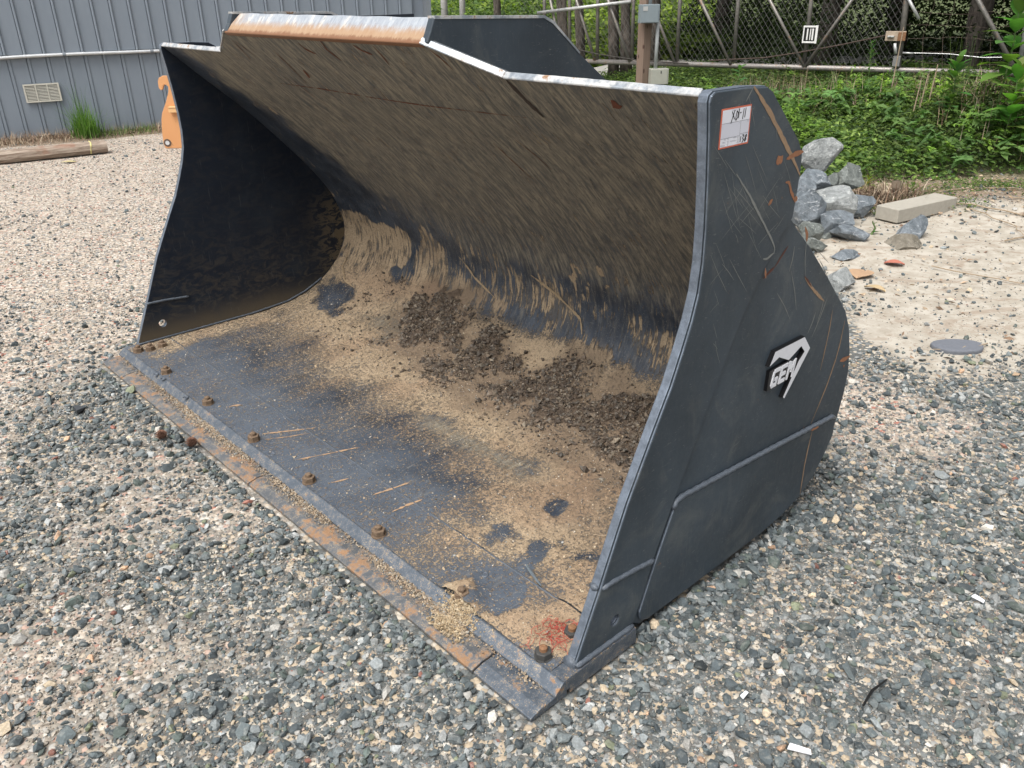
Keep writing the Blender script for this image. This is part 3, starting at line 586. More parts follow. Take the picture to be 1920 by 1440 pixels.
# cutting edge (thick base plate) with bevelled lip, carries the same dirt
def bar(profile, u0, u1, name, mat, parent, bev=.002, **k):
    mb = MB(); mb.prism([B(u0, a, b) for a, b in profile], (-(u1-u0), 0, 0)); o = mb.build(name, mat, parent, **k)
    if bev: bevel(o, bev, 2)
    return o
CE = bar([(.083, .022), (.083, .030), (.112, .0555), (.40, .0555), (.405, .005), (.14, .005), (.14, .0215)], 0, 3.043, 'cutting_edge', CEM, BK)
sheet('edge_top', np.linspace(.050, 2.994, 300), np.linspace(.116, SEAM-.006, 26), SHELL, CE)
sheet('edge_top', np.linspace(.0, .019, 4), np.linspace(.116, .40, 26), SHELL, CE)
bead([B(u, SEAM-.003, .0575) for u in np.linspace(.05, 2.99, 60)], .0035, CE, 'seam_weld', .02); bpy.data.objects['seam_weld'].data.materials[0] = WORN
for u0, u1, lb in ((.003, .222, 'short clean right segment'), (.228, 1.500, 'rusty segment with ochre dirt'), (1.506, 2.782, None), (2.788, 3.040, None)):
    o = bar([(0, .001), (-.001, .013), (.036, .0225), (.13, .0225), (.13, .001)], u0, u1, 'bolt_on_edge', EDGE if u0 > .1 else CEM, BK, .0025, label=lb)
for (u, v) in [(.10, .14), (.10, .25), (.43, .135), (.85, .135), (1.29, .137), (1.711, .137), (2.142, .145), (2.583, .143), (2.93, .145), (2.91, .196), (2.907, .256)]:
    big = rng.random() < 1; bt = MB(); bt.tube([B(u, v, .05), B(u, v, .090)], .0115, 12); bt.tube([B(u, v, .090), B(u, v, .094)], [.0115, .006], 12)
    b = bt.build('bolt', BROWNR if u > .2 else RUST, BK); nt = MB(); a0 = rng.uniform(0, 1)
    hexr = [(math.cos(a0+i*math.pi/3)*.0235, math.sin(a0+i*math.pi/3)*.0235) for i in range(6)]
    nt.prism([B(u+p, v+q, .056) for p, q in hexr], (0, 0, .024)); o = nt.build('nut', DARKSTEEL if u < .2 else BROWNR, b); bevel(o, .0014, 1)
    ws_ = MB(); ws_.tube([B(u, v, .0555), B(u, v, .0605)], .025, 16); ws_.build('washer', DARKSTEEL if u < .2 else BROWNR, b)
# threaded empty holes beside the bolts (rimmed)
for (u, v) in [(2.60, .10), (2.49, .20), (2.53, .105), (2.27, .10), (2.02, .20), (1.56, .135), (.545, .20), (.46, .25)]:
    r_ = MB(); n = 14; ri = [B(u+.010*math.cos(2*math.pi*i/n), v+.010*math.sin(2*math.pi*i/n), .0600) for i in range(n)]; ro = [B(u+.013*math.cos(2*math.pi*i/n), v+.013*math.sin(2*math.pi*i/n), .0585) for i in range(n)]
    ce = [B(u+.008*math.cos(2*math.pi*i/n), v+.008*math.sin(2*math.pi*i/n), .0575) for i in range(n)]
    r_.add(ro+ri+ce, [(i, (i+1) % n, n+(i+1) % n, n+i) for i in range(n)]+[(n+i, n+(i+1) % n, 2*n+(i+1) % n, 2*n+i) for i in range(n)]+[tuple(range(2*n, 3*n))]); r_.build('plug', WORN, CE)
SCRP = simple('orange_tan_scrape', (.33, .22, .135), .85, .4, 90, .3); GSHADE = simple('painted_shade_brown', (.05, .036, .03), .9, .4, 60, .3); RSTK = simple('red_rust_streak', (.13, .045, .025), .9, .4, 90, .3)
SH = bpy.data.objects['shell']
for a, b, w in [((1.73, .185), (1.628, .36), .009), ((1.681, .169), (1.60, .33), .006), ((1.457, .178), (1.373, .40), .008), ((1.056, .253), (1.032, .392), .010), ((.925, .24), (.913, .358), .009), ((1.227, .187), (1.207, .25), .007), ((2.05, .19), (2.03, .24), .010)]:
    m = tuple((np.array(a)+np.array(b))/2+rng.normal(0, .004, 2)); shell_ribbon([a, m, b], w, SCRP, 'scrape', wob=.8, parent=SH)
shell_ribbon([(2.181, 2.746), (1.871, 2.747), (1.527, 2.734), (1.222, 2.73), (.736, 2.741)], 0.0045, RSTK, 'crease', wob=.9, parent=SH)
shell_ribbon([(.677, S_LIP-.005), (.668, 2.834), (.655, 2.755)], .020, GSHADE, 'guard_edge_shade', wob=.25, parent=SH)  # dark strip painting the shadow of the guard plate's edge on the wall
for a, b, w in [((2.161, 3.0), (2.189, 2.892), .005), ((2.139, 2.999), (2.109, 2.913), .005), ((1.898, 2.961), (1.933, 2.772), .005), ((1.48, 3.029), (1.472, 2.937), .008), ((1.187, 3.02), (1.197, 2.937), .006), ((1.83, 2.86), (1.858, 2.811), .012), ((.909, 3.02), (.882, 2.938), .006), ((.326, 2.875), (.322, 2.842), .028), ((1.65, 3.01), (1.60, 2.96), .01), ((2.02, 2.8), (1.98, 2.62), .004), ((1.3, 3.02), (1.24, 2.98), .012), ((1.05, 2.55), (1.02, 2.35), .004), ((.9, 2.6), (.86, 2.44), .004)]:
    shell_ribbon([a, tuple((np.array(a)+np.array(b))/2+rng.normal(0, .006, 2)), b], w, RSTK, 'rust_streak', wob=.5, parent=SH)
for a, b, c2, w in [((1.97, 2.617), (2.03, 2.40), (2.136, 2.221), .010), ((2.145, 2.425), (2.155, 2.3), (2.185, 2.098), .008), ((.30, 2.828), (.26, 2.80), (.22, 2.70), .012), ((.42, 2.72), (.47, 2.66), (.457, 2.58), .016), ((.52, 2.78), (.50, 2.70), (.54, 2.6), .014), ((.90, 2.2), (.88, 2.05), (.93, 1.9), .006), ((1.3, 2.4), (1.28, 2.2), (1.33, 2.05), .006), ((.55, 2.1), (.50, 1.9), (.52, 1.78), .006)]:
    if w < 0: shell_ribbon([a, b, c2], w, GSHADE, 'scuff', wob=.6, parent=SH)
TANR = simple('tan_paste', (.30, .225, .14), .9, .3, 60, .4)
shell_ribbon([(1.96, 1.634), (1.846, 1.551), (1.74, 1.511), (1.68, 1.49)], .009, TANR, 'mud_ridge', .005, .5, SH); shell_ribbon([(1.45, 1.66), (1.30, 1.60), (1.15, 1.53), (1.12, 1.47)], .012, TANR, 'mud_ridge', .005, .6, SH)
shell_ribbon([(2.93, 1.50), (2.90, 1.36), (2.80, 1.29), (2.68, 1.27)], .008, TANR, 'mud_ridge', .006, .5, SH)
# lip bars along the top edge and up the diagonals of the spill guard
vt, wt, nvt, nwt = prof(np.array([S_LIP, SMAX])); nrm = (nvt[0], nwt[0]); back_ = (-nrm[0]*.024, -nrm[1]*.024)
sv = np.array([-.34, .30]); sv /= np.linalg.norm(sv); e0 = np.array([.567, 1.425]); e1 = e0+sv*(SMAX-S_LIP)
def slabpoly(name, pts, mat, parent, th=.022, proud=.0, **k):     # polygon in (u, t) where t runs up the wall from the lip
    mb = MB(); P = [B(u, *(e0+sv*t+np.array(nrm)*proud)) for u, t in pts]; off = (0, -nrm[0]*th, -nrm[1]*th); mb.prism(P, off); return mb.build(name, mat, parent, **k)
LT = SMAX-S_LIP
GP = [(.683, 0), (.921, LT), (2.145, LT), (2.40, 0)]
gu = np.linspace(.683, 2.40, 160)
def gcut(uc, sc_):
    t = (sc_-S_LIP)/LT; return (uc > .683+(.921-.683)*t) & (uc < 2.40-(2.40-2.145)*t)
slabpoly('spill_guard', GP, PAINT, BK, .016, -.007)
SG = bpy.data.objects['spill_guard']
sheet('guard_face', np.linspace(.683, 2.40, 400), np.linspace(S_LIP+.0005, SMAX, 16), SHELL, SG, cut=gcut)
flap = [np.array(e1), e1+np.array([.055, .066])]
mb = MB(); f0, f1 = flap; nn = np.array([.066, -.055]); nn /= np.linalg.norm(nn); th = nn*.02
nseg = 60; Vf = []; Ff = []
for i in range(nseg+1):
    a = i/nseg; ub = .921+a*(2.145-.921); ut = .921+a*(2.10-.921); j = .0008*math.sin(i*.6)
    Vf += [B(ub, *f0), B(ut, f1[0], f1[1]+j), B(ut, f1[0]+th[0], f1[1]+th[1]+j), B(ub, f0[0]+th[0], f0[1]+th[1])]
for i in range(nseg): Ff += [(i*4+a, i*4+(a+1) % 4, i*4+4+(a+1) % 4, i*4+4+a) for a in range(4)]
Ff += [(0, 1, 2, 3), tuple(nseg*4+q for q in (3, 2, 1, 0))]
o = mesh('flap', Vf, Ff, GUARD, SG); bevel(o, .004, 2)
def lipbar(p0, p1, name, parent=BK, th=.018, out=.003):
    a = np.array(p0, float); b = np.array(p1, float); mb = MB(); n = 24; V = []; F = []
    for i in range(n+1):
        u, t = a+(b-a)*i/n; jt = random.uniform(-.0006, .0006)
        q = e0+sv*(t+jt); o2 = np.array(nrm); r_ = sv*.007
        V += [B(u, *(q+o2*out)), B(u, *(q+o2*out+r_)), B(u, *(q-o2*th+r_)), B(u, *(q-o2*th))]
    for i in range(n): F += [(i*4+k_, i*4+(k_+1) % 4, i*4+4+(k_+1) % 4, i*4+4+k_) for k_ in range(4)]
    F += [(0, 1, 2, 3), tuple(n*4+q for q in (3, 2, 1, 0))]
    o = mesh(name, V, F, WHITEEDGE, parent); bevel(o, .002, 1); return o
lipbar((.046, 0), (.683, 0), 'lip_bar'); lipbar((2.40, 0), (2.998, 0), 'lip_bar')
lipbar((.683, .002), (.921, LT), 'lip_bar', SG); lipbar((2.145, LT), (2.40, .002), 'lip_bar', SG, .010, -.001)
# centre ears behind the spill guard
EAR = [(.505, 1.574), (.93, 1.562), (.97, 1.545), (1.09, 1.45), (1.26, 1.335), (1.30, 1.2), (1.30, .9), (1.05, 1.05), (.60, 1.43), (.475, 1.512), (.49, 1.54)]
for u0 in (.895, 2.12):
    mb = MB(); mb.prism([B(u0, a, b) for a, b in EAR], (-.028, 0, 0)); o = mb.build('mounting_ear', PAINT, BK); bevel(o, .003, 2)
    tp = MB(); tp.prism([B(u0-.002, a, b+.004) for a, b in [(.505, 1.575), (.93, 1.563), (.97, 1.546), (1.09, 1.45), (1.09, 1.444), (.967, 1.538), (.928, 1.555), (.505, 1.567)]], (-.032, 0, 0)); tp.build('bare_top_edge', WHITEEDGE, o)
mb = MB(); mb.box(B(1.52, 1.42, .98), (1.25, .04, .40)); mb.tube([B(.6, 1.47, .75), B(2.45, 1.47, .75)], .08, 16); mb.build('rear_brace', PAINT, BK)
mb = MB(); mb.box(B(2.02, 2.06-.95, 1.39), (.03, .30, .32)); mb.build('rear_hook_plate', INSIDE, BK)
# badge, sticker, scratches on the right plate ---------------------------------
BL = simple('badge_black', (.008, .008, .009), .3, .1); BWt = simple('badge_white', (.62, .63, .66), .35, .08, 60, .05)
def onR(pts, u): return [B(u, a, b) for a, b in pts]
EMB = [(.947, .667), (.969, .706), (1.129, .705), (1.172, .657), (1.058, .528), (1.049, .535), (1.112, .632), (1.141, .655), (1.116, .680), (1.052, .655), (.994, .682)]
bd = MB(); n_e = len(EMB)
def poly_prism(name, pts, u0, u1, mats, parent, **k):
    return plate_with_holes(name, pts, [], u0, u1, mats, parent, edge_mi=1, **k)
bdg = poly_prism('badge', inset(EMB, -.002), .0085, .0199, [BL, BL, BL], RP)
bdg.name = 'badge'
poly_prism('badge_face', EMB, .0060, .0084, [BWt, BL, BL], BK, label='white diamond outline of the GEM badge')
poly_prism('badge_backing', [(.955, .585), (.958, .648), (1.075, .650), (1.085, .615), (1.06, .585)], .0095, .0199, [BL, BL, BL], BK)
def letter(strokes, a0, sx, b0, sy, sh=.30):
    out = []
    for (x0, y0, x1, y1) in strokes:
        q = [(x0, y0), (x1, y0), (x1, y1), (x0, y1)]; out.append([(a0+sx*(x+sh*y), b0+sy*y) for x, y in q])
    return out
LET = {'G': [(0, .12, .22, .88), (.12, 0, .8, .2), (.12, .8, .95, 1), (.6, .2, .8, .5), (.42, .34, .6, .5)], 'E': [(0, 0, .22, 1), (.22, 0, .85, .2), (.22, .4, .75, .6), (.22, .8, .9, 1)], 'M': [(0, 0, .2, 1), (.8, 0, 1.0, 1), (.2, .55, .4, .95), (.6, .55, .8, .95), (.4, .35, .6, .75)]}
for i, ch in enumerate('GEM'):
    mb = MB()
    for q in letter(LET[ch], .968+i*.042, .037, .590, .056):
        P = [B(.0060-.00003*len(mb.M), a, b) for a, b in q]; mb.prism(P, (-.0033, 0, 0))
    mb.build('badge_letter', BWt, BK)
ST = dict(v0=.603, v1=.721, w0=1.311, w1=1.398)
SW = simple('sticker_white', (.66, .67, .72), .35, .04); SR = simple('sticker_orange_border', (.55, .13, .07), .45, .15); INK = simple('black_ink', (.01, .01, .012), .5, .1); GREY = simple('grey_print', (.30, .31, .35), .5, .1); INK2 = simple('pale_field', (.55, .56, .62), .4, .03)
def rq(a0, b0, a1, b1, u, mb, m=0): mb.add([B(u, a0, b0), B(u, a1, b0), B(u, a1, b1), B(u, a0, b1)], [(0, 1, 2, 3)], m)
stk = MB(); stk.prism([B(.0119, a, b) for a, b in [(.603, 1.311), (.721, 1.311), (.721, 1.398), (.603, 1.398)]], (.0006, 0, 0), 1)
rq(.607, 1.3145, .717, 1.3945, .0109, stk, 0)
rq(.6085, 1.333, .716, 1.3655, .0107, stk, 4)
H, Wd_ = .0875, .118
def sx(t): return .607+.110*t
def sy(t): return 1.3145+.080*t
for (a, b, c, d) in [(0, .635, 1, .642), (0, .225, .68, .232), (.675, 0, .681, .640), (.68, .272, 1, .279)]: rq(sx(a), sy(b), sx(c), sy(d), .0105, stk, 2)
def strokes(mb, pts, w, u=.0103, m=2):
    for (x0, y0), (x1, y1) in zip(pts, pts[1:]):
        a = np.array([sx(x0), sy(y0)]); b = np.array([sx(x1), sy(y1)]); d = b-a; d /= np.linalg.norm(d)+1e-9; n = np.array([-d[1], d[0]])*w/2; a = a-d*w*.2; b = b+d*w*.2
        mb.add([B(u, *(a-n)), B(u, *(b-n)), B(u, *(b+n)), B(u, *(a+n))], [(0, 1, 2, 3)], m)
for p in ([(.33, .93), (.43, .72)], [(.42, .96), (.31, .62)], [(.47, .70), (.50, .93), (.55, .88), (.54, .75), (.48, .68)], [(.56, .97), (.58, .97), (.575, .73)], [(.62, .86), (.66, .87)], [(.75, .96), (.725, .68)], [(.82, .97), (.80, .72)],
          [(.73, .20), (.72, .05)], [(.79, .23), (.84, .22), (.80, .14), (.84, .09), (.79, .02)], [(.94, .22), (.88, .18), (.94, .09), (.88, .04), (.87, .09), (.95, .18), (.94, .22)]): strokes(stk, p, .0026)
for (x, yy) in [(.27, .18), (.27, .10), (.27, .02), (.62, .18), (.62, .10), (.62, .02)]: strokes(stk, [(x+.02*math.cos(t), yy+.028+.026*math.sin(t)) for t in np.linspace(0, 6.28, 9)], .0004, .0104)
def text_mesh(txt, size, name):
    cu = bpy.data.curves.new(name, 'FONT'); cu.body = txt; cu.size = size; ob = bpy.data.objects.new(name, cu); COL.objects.link(ob)
    bpy.context.view_layer.update(); me = bpy.data.meshes.new_from_object(ob.evaluated_get(bpy.context.evaluated_depsgraph_get())); V = np.array([v.co[:] for v in me.vertices]); F = [tuple(p.vertices) for p in me.polygons]
    bpy.data.objects.remove(ob); bpy.data.curves.remove(cu); bpy.data.meshes.remove(me); return V, F
for txt, x, yy, s in [('SID', .12, .185, .0055), ('Video', .06, .105, .0055), ('Website', .0, .02, .0055), ('Photo', .45, .185, .0055), ('Inspection', .34, .105, .0055), ('Reference #', .32, .955, .004), ('Lot', .60, .58, .004), ('Time', .90, .58, .004)]:
    V, F = text_mesh(txt, s, 'print'); stk.add([B(.0104, sx(x)+a, sy(yy)+b) for a, b, _ in V], F, 3)
stk.build('sticker', [SW, SR, INK, GREY, INK2], BK, fix=False, label='white sticker with orange border and black handwriting')
# scratches: thin slivers of bared, rusting steel
SCR_T = simple('scratch_tan', (.27, .18, .11), .7, .35, 90, .2); SCR_O = simple('scratch_orange', (.25, .115, .06), .8, .4, 90, .3); SCR_L = simple('scratch_light', (.17, .175, .165), .6, .25, 90, .1); SCR_D = simple('scratch_dark', (.09, .035, .025), .8, .4, 90, .2)
scm = MB()
def ribbon(pts, w, m, u=.0105, wob=.0012):
    P = [np.array(p, float) for p in pts]; out = []
    for a, b in zip(P, P[1:]):
        n = max(2, int(np.linalg.norm(b-a)/.012)); out += [a+(b-a)*i/n for i in range(n)]
    out.append(P[-1]); N = len(out); L = []; R_ = []
    for i, p in enumerate(out):
        d = out[min(i+1, N-1)]-out[max(i-1, 0)]; d /= np.linalg.norm(d)+1e-9; n = np.array([-d[1], d[0]]); t = i/(N-1); ww = w*1.6*(.3+.7*min(1, 4*t, 4*(1-t)))*random.uniform(.75, 1.15)/2; j = random.uniform(-.12, .12)*w
        L.append(B(u, *(p+n*(ww+j)))); R_.append(B(u, *(p-n*(ww-j))))
    scm.add(L+R_, [(i, i+1, N+i+1, N+i) for i in range(N-1)], m)
U1 = .0112; U2 = .0192
ribbon([(.722, 1.436), (.735, 1.425), (.809, 1.365), (.854, 1.323), (.926, 1.256), (.984, 1.198)], .0085, 0, U1); ribbon([(.905, 1.250), (.944, 1.256), (.984, 1.258)], .009, 1, U1-.0002); ribbon([(.858, 1.248), (.874, 1.252), (.886, 1.246)], .014, 1, U1)
ribbon([(.72, 1.435), (.695, 1.405)], .003, 2, U1)
ribbon([(.686, 1.245), (.753, 1.184), (.829, 1.104), (.877, 1.053), (.902, 1.023), (.902, 1.005)], .0045, 2, U1); ribbon([(.902, 1.008), (.87, .999), (.85, 1.003)], .004, 2, U1)
ribbon([(.915, 1.19), (.932, 1.188), (.949, 1.161), (.978, 1.128)], .006, 1, U1); ribbon([(.975, 1.145), (.983, 1.13)], .012, 1, U1); ribbon([(.845, 1.144), (.862, 1.156)], .009, 1, U1); ribbon([(.868, .975), (.876, .944)], .005, 1, U1)
ribbon([(.876, .942), (.91, .955), (.930, .962)], .005, 3, U2); ribbon([(.930, .962), (.985, 1.008)], .0042, 3, U2)
ribbon([(1.066, 1.04), (1.082, 1.0), (1.088, .95), (1.105, .893)], .0025, 2, U2); ribbon([(1.064, 1.045), (1.08, 1.02), (1.085, 1.0)], .007, 1, U2-.0002); ribbon([(1.103, .891), (1.14, .86), (1.175, .832), (1.243, .783)], .006, 0, U2); ribbon([(1.10, .896), (1.15, .853)], .004, 3, U2-.0003)
ribbon([(1.307, .74), (1.308, .68), (1.303, .628), (1.29, .539)], .003, 0, U2); ribbon([(1.405, .676), (1.398, .60), (1.387, .549), (1.356, .47), (1.316, .40), (1.284, .35)], .0042, 0, U2)
ribbon([(1.283, .330), (1.273, .27), (1.267, .20), (1.268, .09)], .0042, 0, .0097); ribbon([(1.419, .533), (1.46, .527), (1.488, .528)], .009, 1, U2); ribbon([(1.45, .505), (1.46, .50)], .008, 1, U2); ribbon([(1.31, .336), (1.26, .341)], .006, 1, .0030)
for (a, b, c, d, m, w) in [(1.02, .93, 1.08, .80, 2, .002), (1.17, .93, 1.25, .85, 2, .002), (1.24, .80, 1.22, .72, 2, .0025), (1.26, .79, 1.20, .68, 2, .003), (1.20, .76, 1.17, .70, 2, .003), (1.11, .985, 1.233, .905, 2, .0015), (.96, .88, 1.05, .78, 2, .0015), (1.02, 1.0, 1.01, .93, 2, .003)]: ribbon([(a, b), ((a+c)/2+.004, (b+d)/2), (c, d)], w, m, U2)
for i in range(110):                       # fine hairline scratches, mostly across the ear
    a = random.uniform(.58, .95); b = random.uniform(.75, 1.42); L = random.uniform(.03, .16); t = random.choice([-.9, -.75, -1.05, -.8, .6])+random.uniform(-.2, .2)
    c, d = a+L*math.cos(t), b+L*math.sin(t)
    if c > .96-(.25 if b < 1.0 else 0) or d > 1.43 or a < .60+.02 and b < .9 or d < .7: continue
    if sdf(np.array([a, c]), np.array([b, d]), front).min() < .01: continue
    if .59 < a < .73 and 1.3 < b < 1.41: continue
    ribbon([(a, b), ((a+c)/2+random.uniform(-.003, .003), (b+d)/2), (c, d)], random.uniform(.0005, .0011), 2, U1)
scm.build('scratch_marks', [SCR_T, SCR_O, SCR_L, SCR_D], BK, fix=False, kind='stuff')

# loose dirt, clods and grit lying in the bucket -------------------------------
def place_shell(U_, S_, lift=0):
    D, Fm, Wt, Rd = fields(U_, S_); v, w, nv, nw = prof(S_); h = shell_disp(U_, S_, D, Wt)+lift
    v = v+nv*h; w = w+nw*h; return BO.x+U_*DX[0]+v*DY[0], BO.y+U_*DX[1]+v*DY[1], w, D, Wt
n = 30000; U_ = rng.uniform(.07, 2.6, n); S_ = rng.uniform(.86, 1.42, n); x, y, z, D, Wt = place_shell(U_, S_)
keep = rng.random(n) < np.clip(Wt*1.1, .0, 1)+.05*(S_ < 1.25)*(.3+fbm(U_, S_, 4))+.30*fields.brn*sstep(fbm(U_+6, S_+5, 7, 3), .42, .6); x, y, z = x[keep], y[keep], z[keep]
cc = np.array([(.085, .062, .045), (.125, .094, .068), (.06, .045, .034), (.18, .14, .10), (.25, .205, .15)])[rng.choice(5, len(x), p=[.3, .3, .2, .13, .07])]
stones('dirt_clods', x, y, z, np.clip(rng.lognormal(math.log(.0058), .5, len(x)), .002, .022), jit(cc, .2), CO, OF, kind='stuff', label='dark brown crumbly clods heaped along the back of the bucket floor', category='dirt')
n = 36000; U_ = rng.uniform(.06, 2.98, n); S_ = rng.uniform(.118, 1.3, n); x, y, z, D, Wt = place_shell(U_, S_)
keep = rng.random(n) < np.clip((D-.32)*.8, .16, 1)*(1+2*np.exp(-((U_-.62)**2/.03+(S_-.33)**2/.01))); x, y, z = x[keep], y[keep], z[keep]
cc = np.array([(.40, .30, .19), (.30, .21, .13), (.48, .39, .27), (.22, .17, .12), (.30, .30, .28), (.55, .5, .42)])[rng.choice(6, len(x), p=[.3, .25, .17, .14, .08, .06])]
stones('loose_grit', x, y, z, np.clip(rng.lognormal(math.log(.0026), .4, len(x)), .0012, .009), jit(cc, .15), CO, OF, kind='stuff', label='tan grit and dry soil crumbs strewn over the bucket floor', category='dirt')
# grit caught on the step between the bolt-on edge and the cutting edge
n = 15000; U_ = rng.uniform(.05, 3.0, n); V_ = np.abs(rng.normal(0, .016, n)); dens = .12+.8*sstep(fbm(U_*3, U_*0, 1.9), .42, .66)+1.2*np.exp(-((U_-2.0)/.25)**2)+1.3*np.exp(-((U_-.42)/.06)**2)
V_ = .085-V_; k = (rng.random(n) < dens*.75) & (V_ > .012); U_, V_ = U_[k], V_[k]; hh = .0225+np.clip(.010-(.085-V_)*.3, 0, .02)*rng.random(len(U_))-np.clip(.036-V_, 0, 1)*.26
cc = np.array([(.34, .26, .175), (.26, .195, .135), (.40, .33, .24), (.20, .16, .12), (.26, .26, .245)])[rng.choice(5, len(U_), p=[.35, .25, .2, .1, .1])]
stones('edge_grit', BO.x+U_*DX[0]+V_*DY[0], BO.y+U_*DX[1]+V_*DY[1], hh, np.clip(rng.lognormal(math.log(.0032), .4, len(U_)), .0015, .009), jit(cc, .15), CO, OF, kind='stuff', label='ochre grit packed on the step of the cutting edge', category='dirt')
n = 2600; U_ = rng.normal(.40, .034, n); V_ = rng.normal(.085, .045, n); k = (V_ > .02) & (V_ < .15); U_, V_ = U_[k], V_[k]
hh = np.where(V_ > .112, .060, np.where(V_ > .083, .03+(V_-.083)*.9, .0235))+.008*np.exp(-((U_-.4)/.04)**2)*rng.random(len(U_))
cc = np.array([(.38, .285, .17), (.30, .22, .13), (.43, .35, .235)])[rng.choice(3, len(U_))]
stones('ochre_clump', BO.x+U_*DX[0]+V_*DY[0], BO.y+U_*DX[1]+V_*DY[1], hh, np.clip(rng.lognormal(math.log(.0036), .4, len(U_)), .0016, .009), jit(cc, .12), CO, OF, kind='stuff', label='ochre sandy clump spilled over the cutting edge near its right end', category='dirt')
# stick and leaf on the bucket floor
BARK = simple('bark', (.11, .085, .06), .9, .4, 40, .5); TWIG = simple('dry_twig', (.30, .235, .165), .9, .3, 60, .3); GREYTWIG = simple('grey_twig', (.10, .12, .135), .8, .3, 60)
def bpt(u, v, w): return bw(u, v, w)
mb = MB(); mb.tube([bpt(.395, .36, .070), bpt(.36, .345, .072), bpt(.325, .335, .069), bpt(.30, .33, .064)], [.004, .005, .0045, .002], 6); mb.build('twig', GREYTWIG, label='short grey stick lying on the dark patch of bucket floor', cat='stick')
mb = MB(); mb.tube([bpt(.36, .62, .07), bpt(.30, .66, .072), bpt(.24, .69, .072)], [.0012, .0016, .001], 5); mb.build('twig', TWIG, label='thin brown stem on the tan dirt near the right plate', cat='stick')
RTH = simple('red_fibre', (.36, .06, .045), .8, .3, 80)
mb = MB()
for i in range(70):
    u, v = .125+random.gauss(0, .03), .215+random.gauss(0, .03); a = random.uniform(0, 6.28); P = []
    for j in range(5): P.append(bpt(u, v, .066+random.uniform(0, .012))); a += random.uniform(-.9, .9); u += .012*math.cos(a); v += .012*math.sin(a)
    mb.tube(P, .0007, 3, False)
mb.build('red_strands', RTH, kind='stuff', label='tangle of thin red strands by the bolts at the right corner', cat='fibres')

# ------------------------------------------------------------------ BUILDING
WA = Vector((-6.334, 10.651, 0)); WD = Vector((.882, .471, 0)).normalized(); WN = Vector((WD.y, -WD.x, 0))      # towards the camera
def wp(a, out, z): p = WA+WD*a+WN*out; return Vector((p.x, p.y, z))
bA = math.atan2(WD.y, WD.x)
BLD = empty('metal_building', WA, bA, label='grey-blue metal sided building with vertical panels and a pale conduit', cat='building')
def m_siding():
    g = G('blue_grey_siding'); o = g.obj(); n = g.noise(g.sc(o, 3, 3, .6), 3, 5, .6); n2 = g.noise(o, 40, 3, .6)
    sep = g.n('SeparateXYZ'); g.put(sep.inputs[0], o)
    c = g.mix(n, (.175, .21, .25), (.22, .255, .295)); c = g.mix(g.ma('MULTIPLY', g.ss(g.ma('ADD', sep.outputs[2], g.ma('MULTIPLY', n2, .1)), .22, .02), .4), c, (.22, .21, .18))
    return g.out(c, .45, g.bump(n, .12, .01))
SID = m_siding(); SID2 = simple('siding_batten', (.19, .215, .24), .5, .12, 8); TRIM = simple('pale_galvanised', (.55, .57, .58), .4, .2, 12, .1, .3); DARK = simple('dark_gap', (.02, .022, .025), .8, .1)
ax = (WD, -WN, Vector((0, 0, 1)))
def lb(mb, a0, a1, o0, o1, z0, z1, m=0):    # box in building local frame: x along wall, y outwards is -local y
    mb.box(((a0+a1)/2, -(o0+o1)/2, (z0+z1)/2), (abs(a1-a0), abs(o1-o0), abs(z1-z0)), None, m); return mb
P0, P1, STEP = -1.64, 5.83, .2135
mb = MB(); lb(mb, P0, P1, -.05, -5, 0, 3.1); mb.build('wall', SID, BLD)
npan = int((P1-P0)/STEP)
pv = None
for i in range(npan):
    a0 = P0+(i)*STEP+.0; a1 = a0+STEP
    # upper panel: pan with an edge rib standing proud, rib casts a thin dark line
    prof_u = [(a0+.002, -.03), (a0+.002, .012), (a0+.012, .022), (a0+.026, .022), (a0+.036, .0), (a1-.004, .0), (a1-.004, -.03)]
    mb = MB(); mb.prism([(a, -(o_+.035), .985) for a, o_ in prof_u], (0, 0, 2.1)); o = mb.build('siding_panel', SID, BLD); bevel(o, .002, 1)
    prof_l = [(a0+.002, -.03), (a0+.002, .012), (a0+.034, .012), (a0+.040, .0), (a1-.004, .0), (a1-.004, -.03)]
    mb = MB(); mb.prism([(a+.02, -(o_), .02) for a, o_ in prof_l], (0, 0, .925)); o = mb.build('siding_panel', SID, BLD); bevel(o, .002, 1)
mb = MB(); lb(mb, P0, P1+.02, .02, -.03, .948, .982); mb.build('ledge_trim', SID2, BLD)
mb = MB(); lb(mb, P1-.01, P1+.07, .075, -.06, .0, 3.1); mb.build('corner_trim', SID2, BLD)
mb = MB(); lb(mb, P0, P1+.3, .25, -5.2, 3.1, 3.2); mb.build('roof_edge', TRIM, BLD)
mb = MB(); z_ = lambda a: .958+.006*math.sin(a*2.3+1)+.012*math.exp(-((a-1.3)/.8)**2)-.02*math.exp(-((a+.4)/.6)**2)
mb.tube([(a, -(.05), z_(a)) for a in np.linspace(P0, P1, 70)], .020, 10); cnd = mb.build('conduit', TRIM, BLD, smooth=True)
for a in np.arange(-1.1, 5.7, 1.02):
    c2 = MB(); c2.tube([(a-.02, -.05, z_(a)), (a+.02, -.05, z_(a))], .023, 10); c2.build('conduit_clamp', SID2, cnd)
VENT = simple('vent_cream', (.50, .49, .43), .5, .15, 40); vt_ = MB()
v0, v1, vz0, vz1 = .40, .80, .43, .645
for (a0, a1, z0, z1) in [(v0, v1, vz1-.018, vz1), (v0, v1, vz0, vz0+.018), (v0, v0+.018, vz0+.018, vz1-.018), (v1-.018, v1, vz0+.018, vz1-.018), (v0+.13, v0+.142, vz0+.018, vz1-.018), (v0+.26, v0+.272, vz0+.018, vz1-.018)]: lb(vt_, a0, a1, .014, .034, z0, z1)
VO = vt_.build('vent', VENT, BLD)
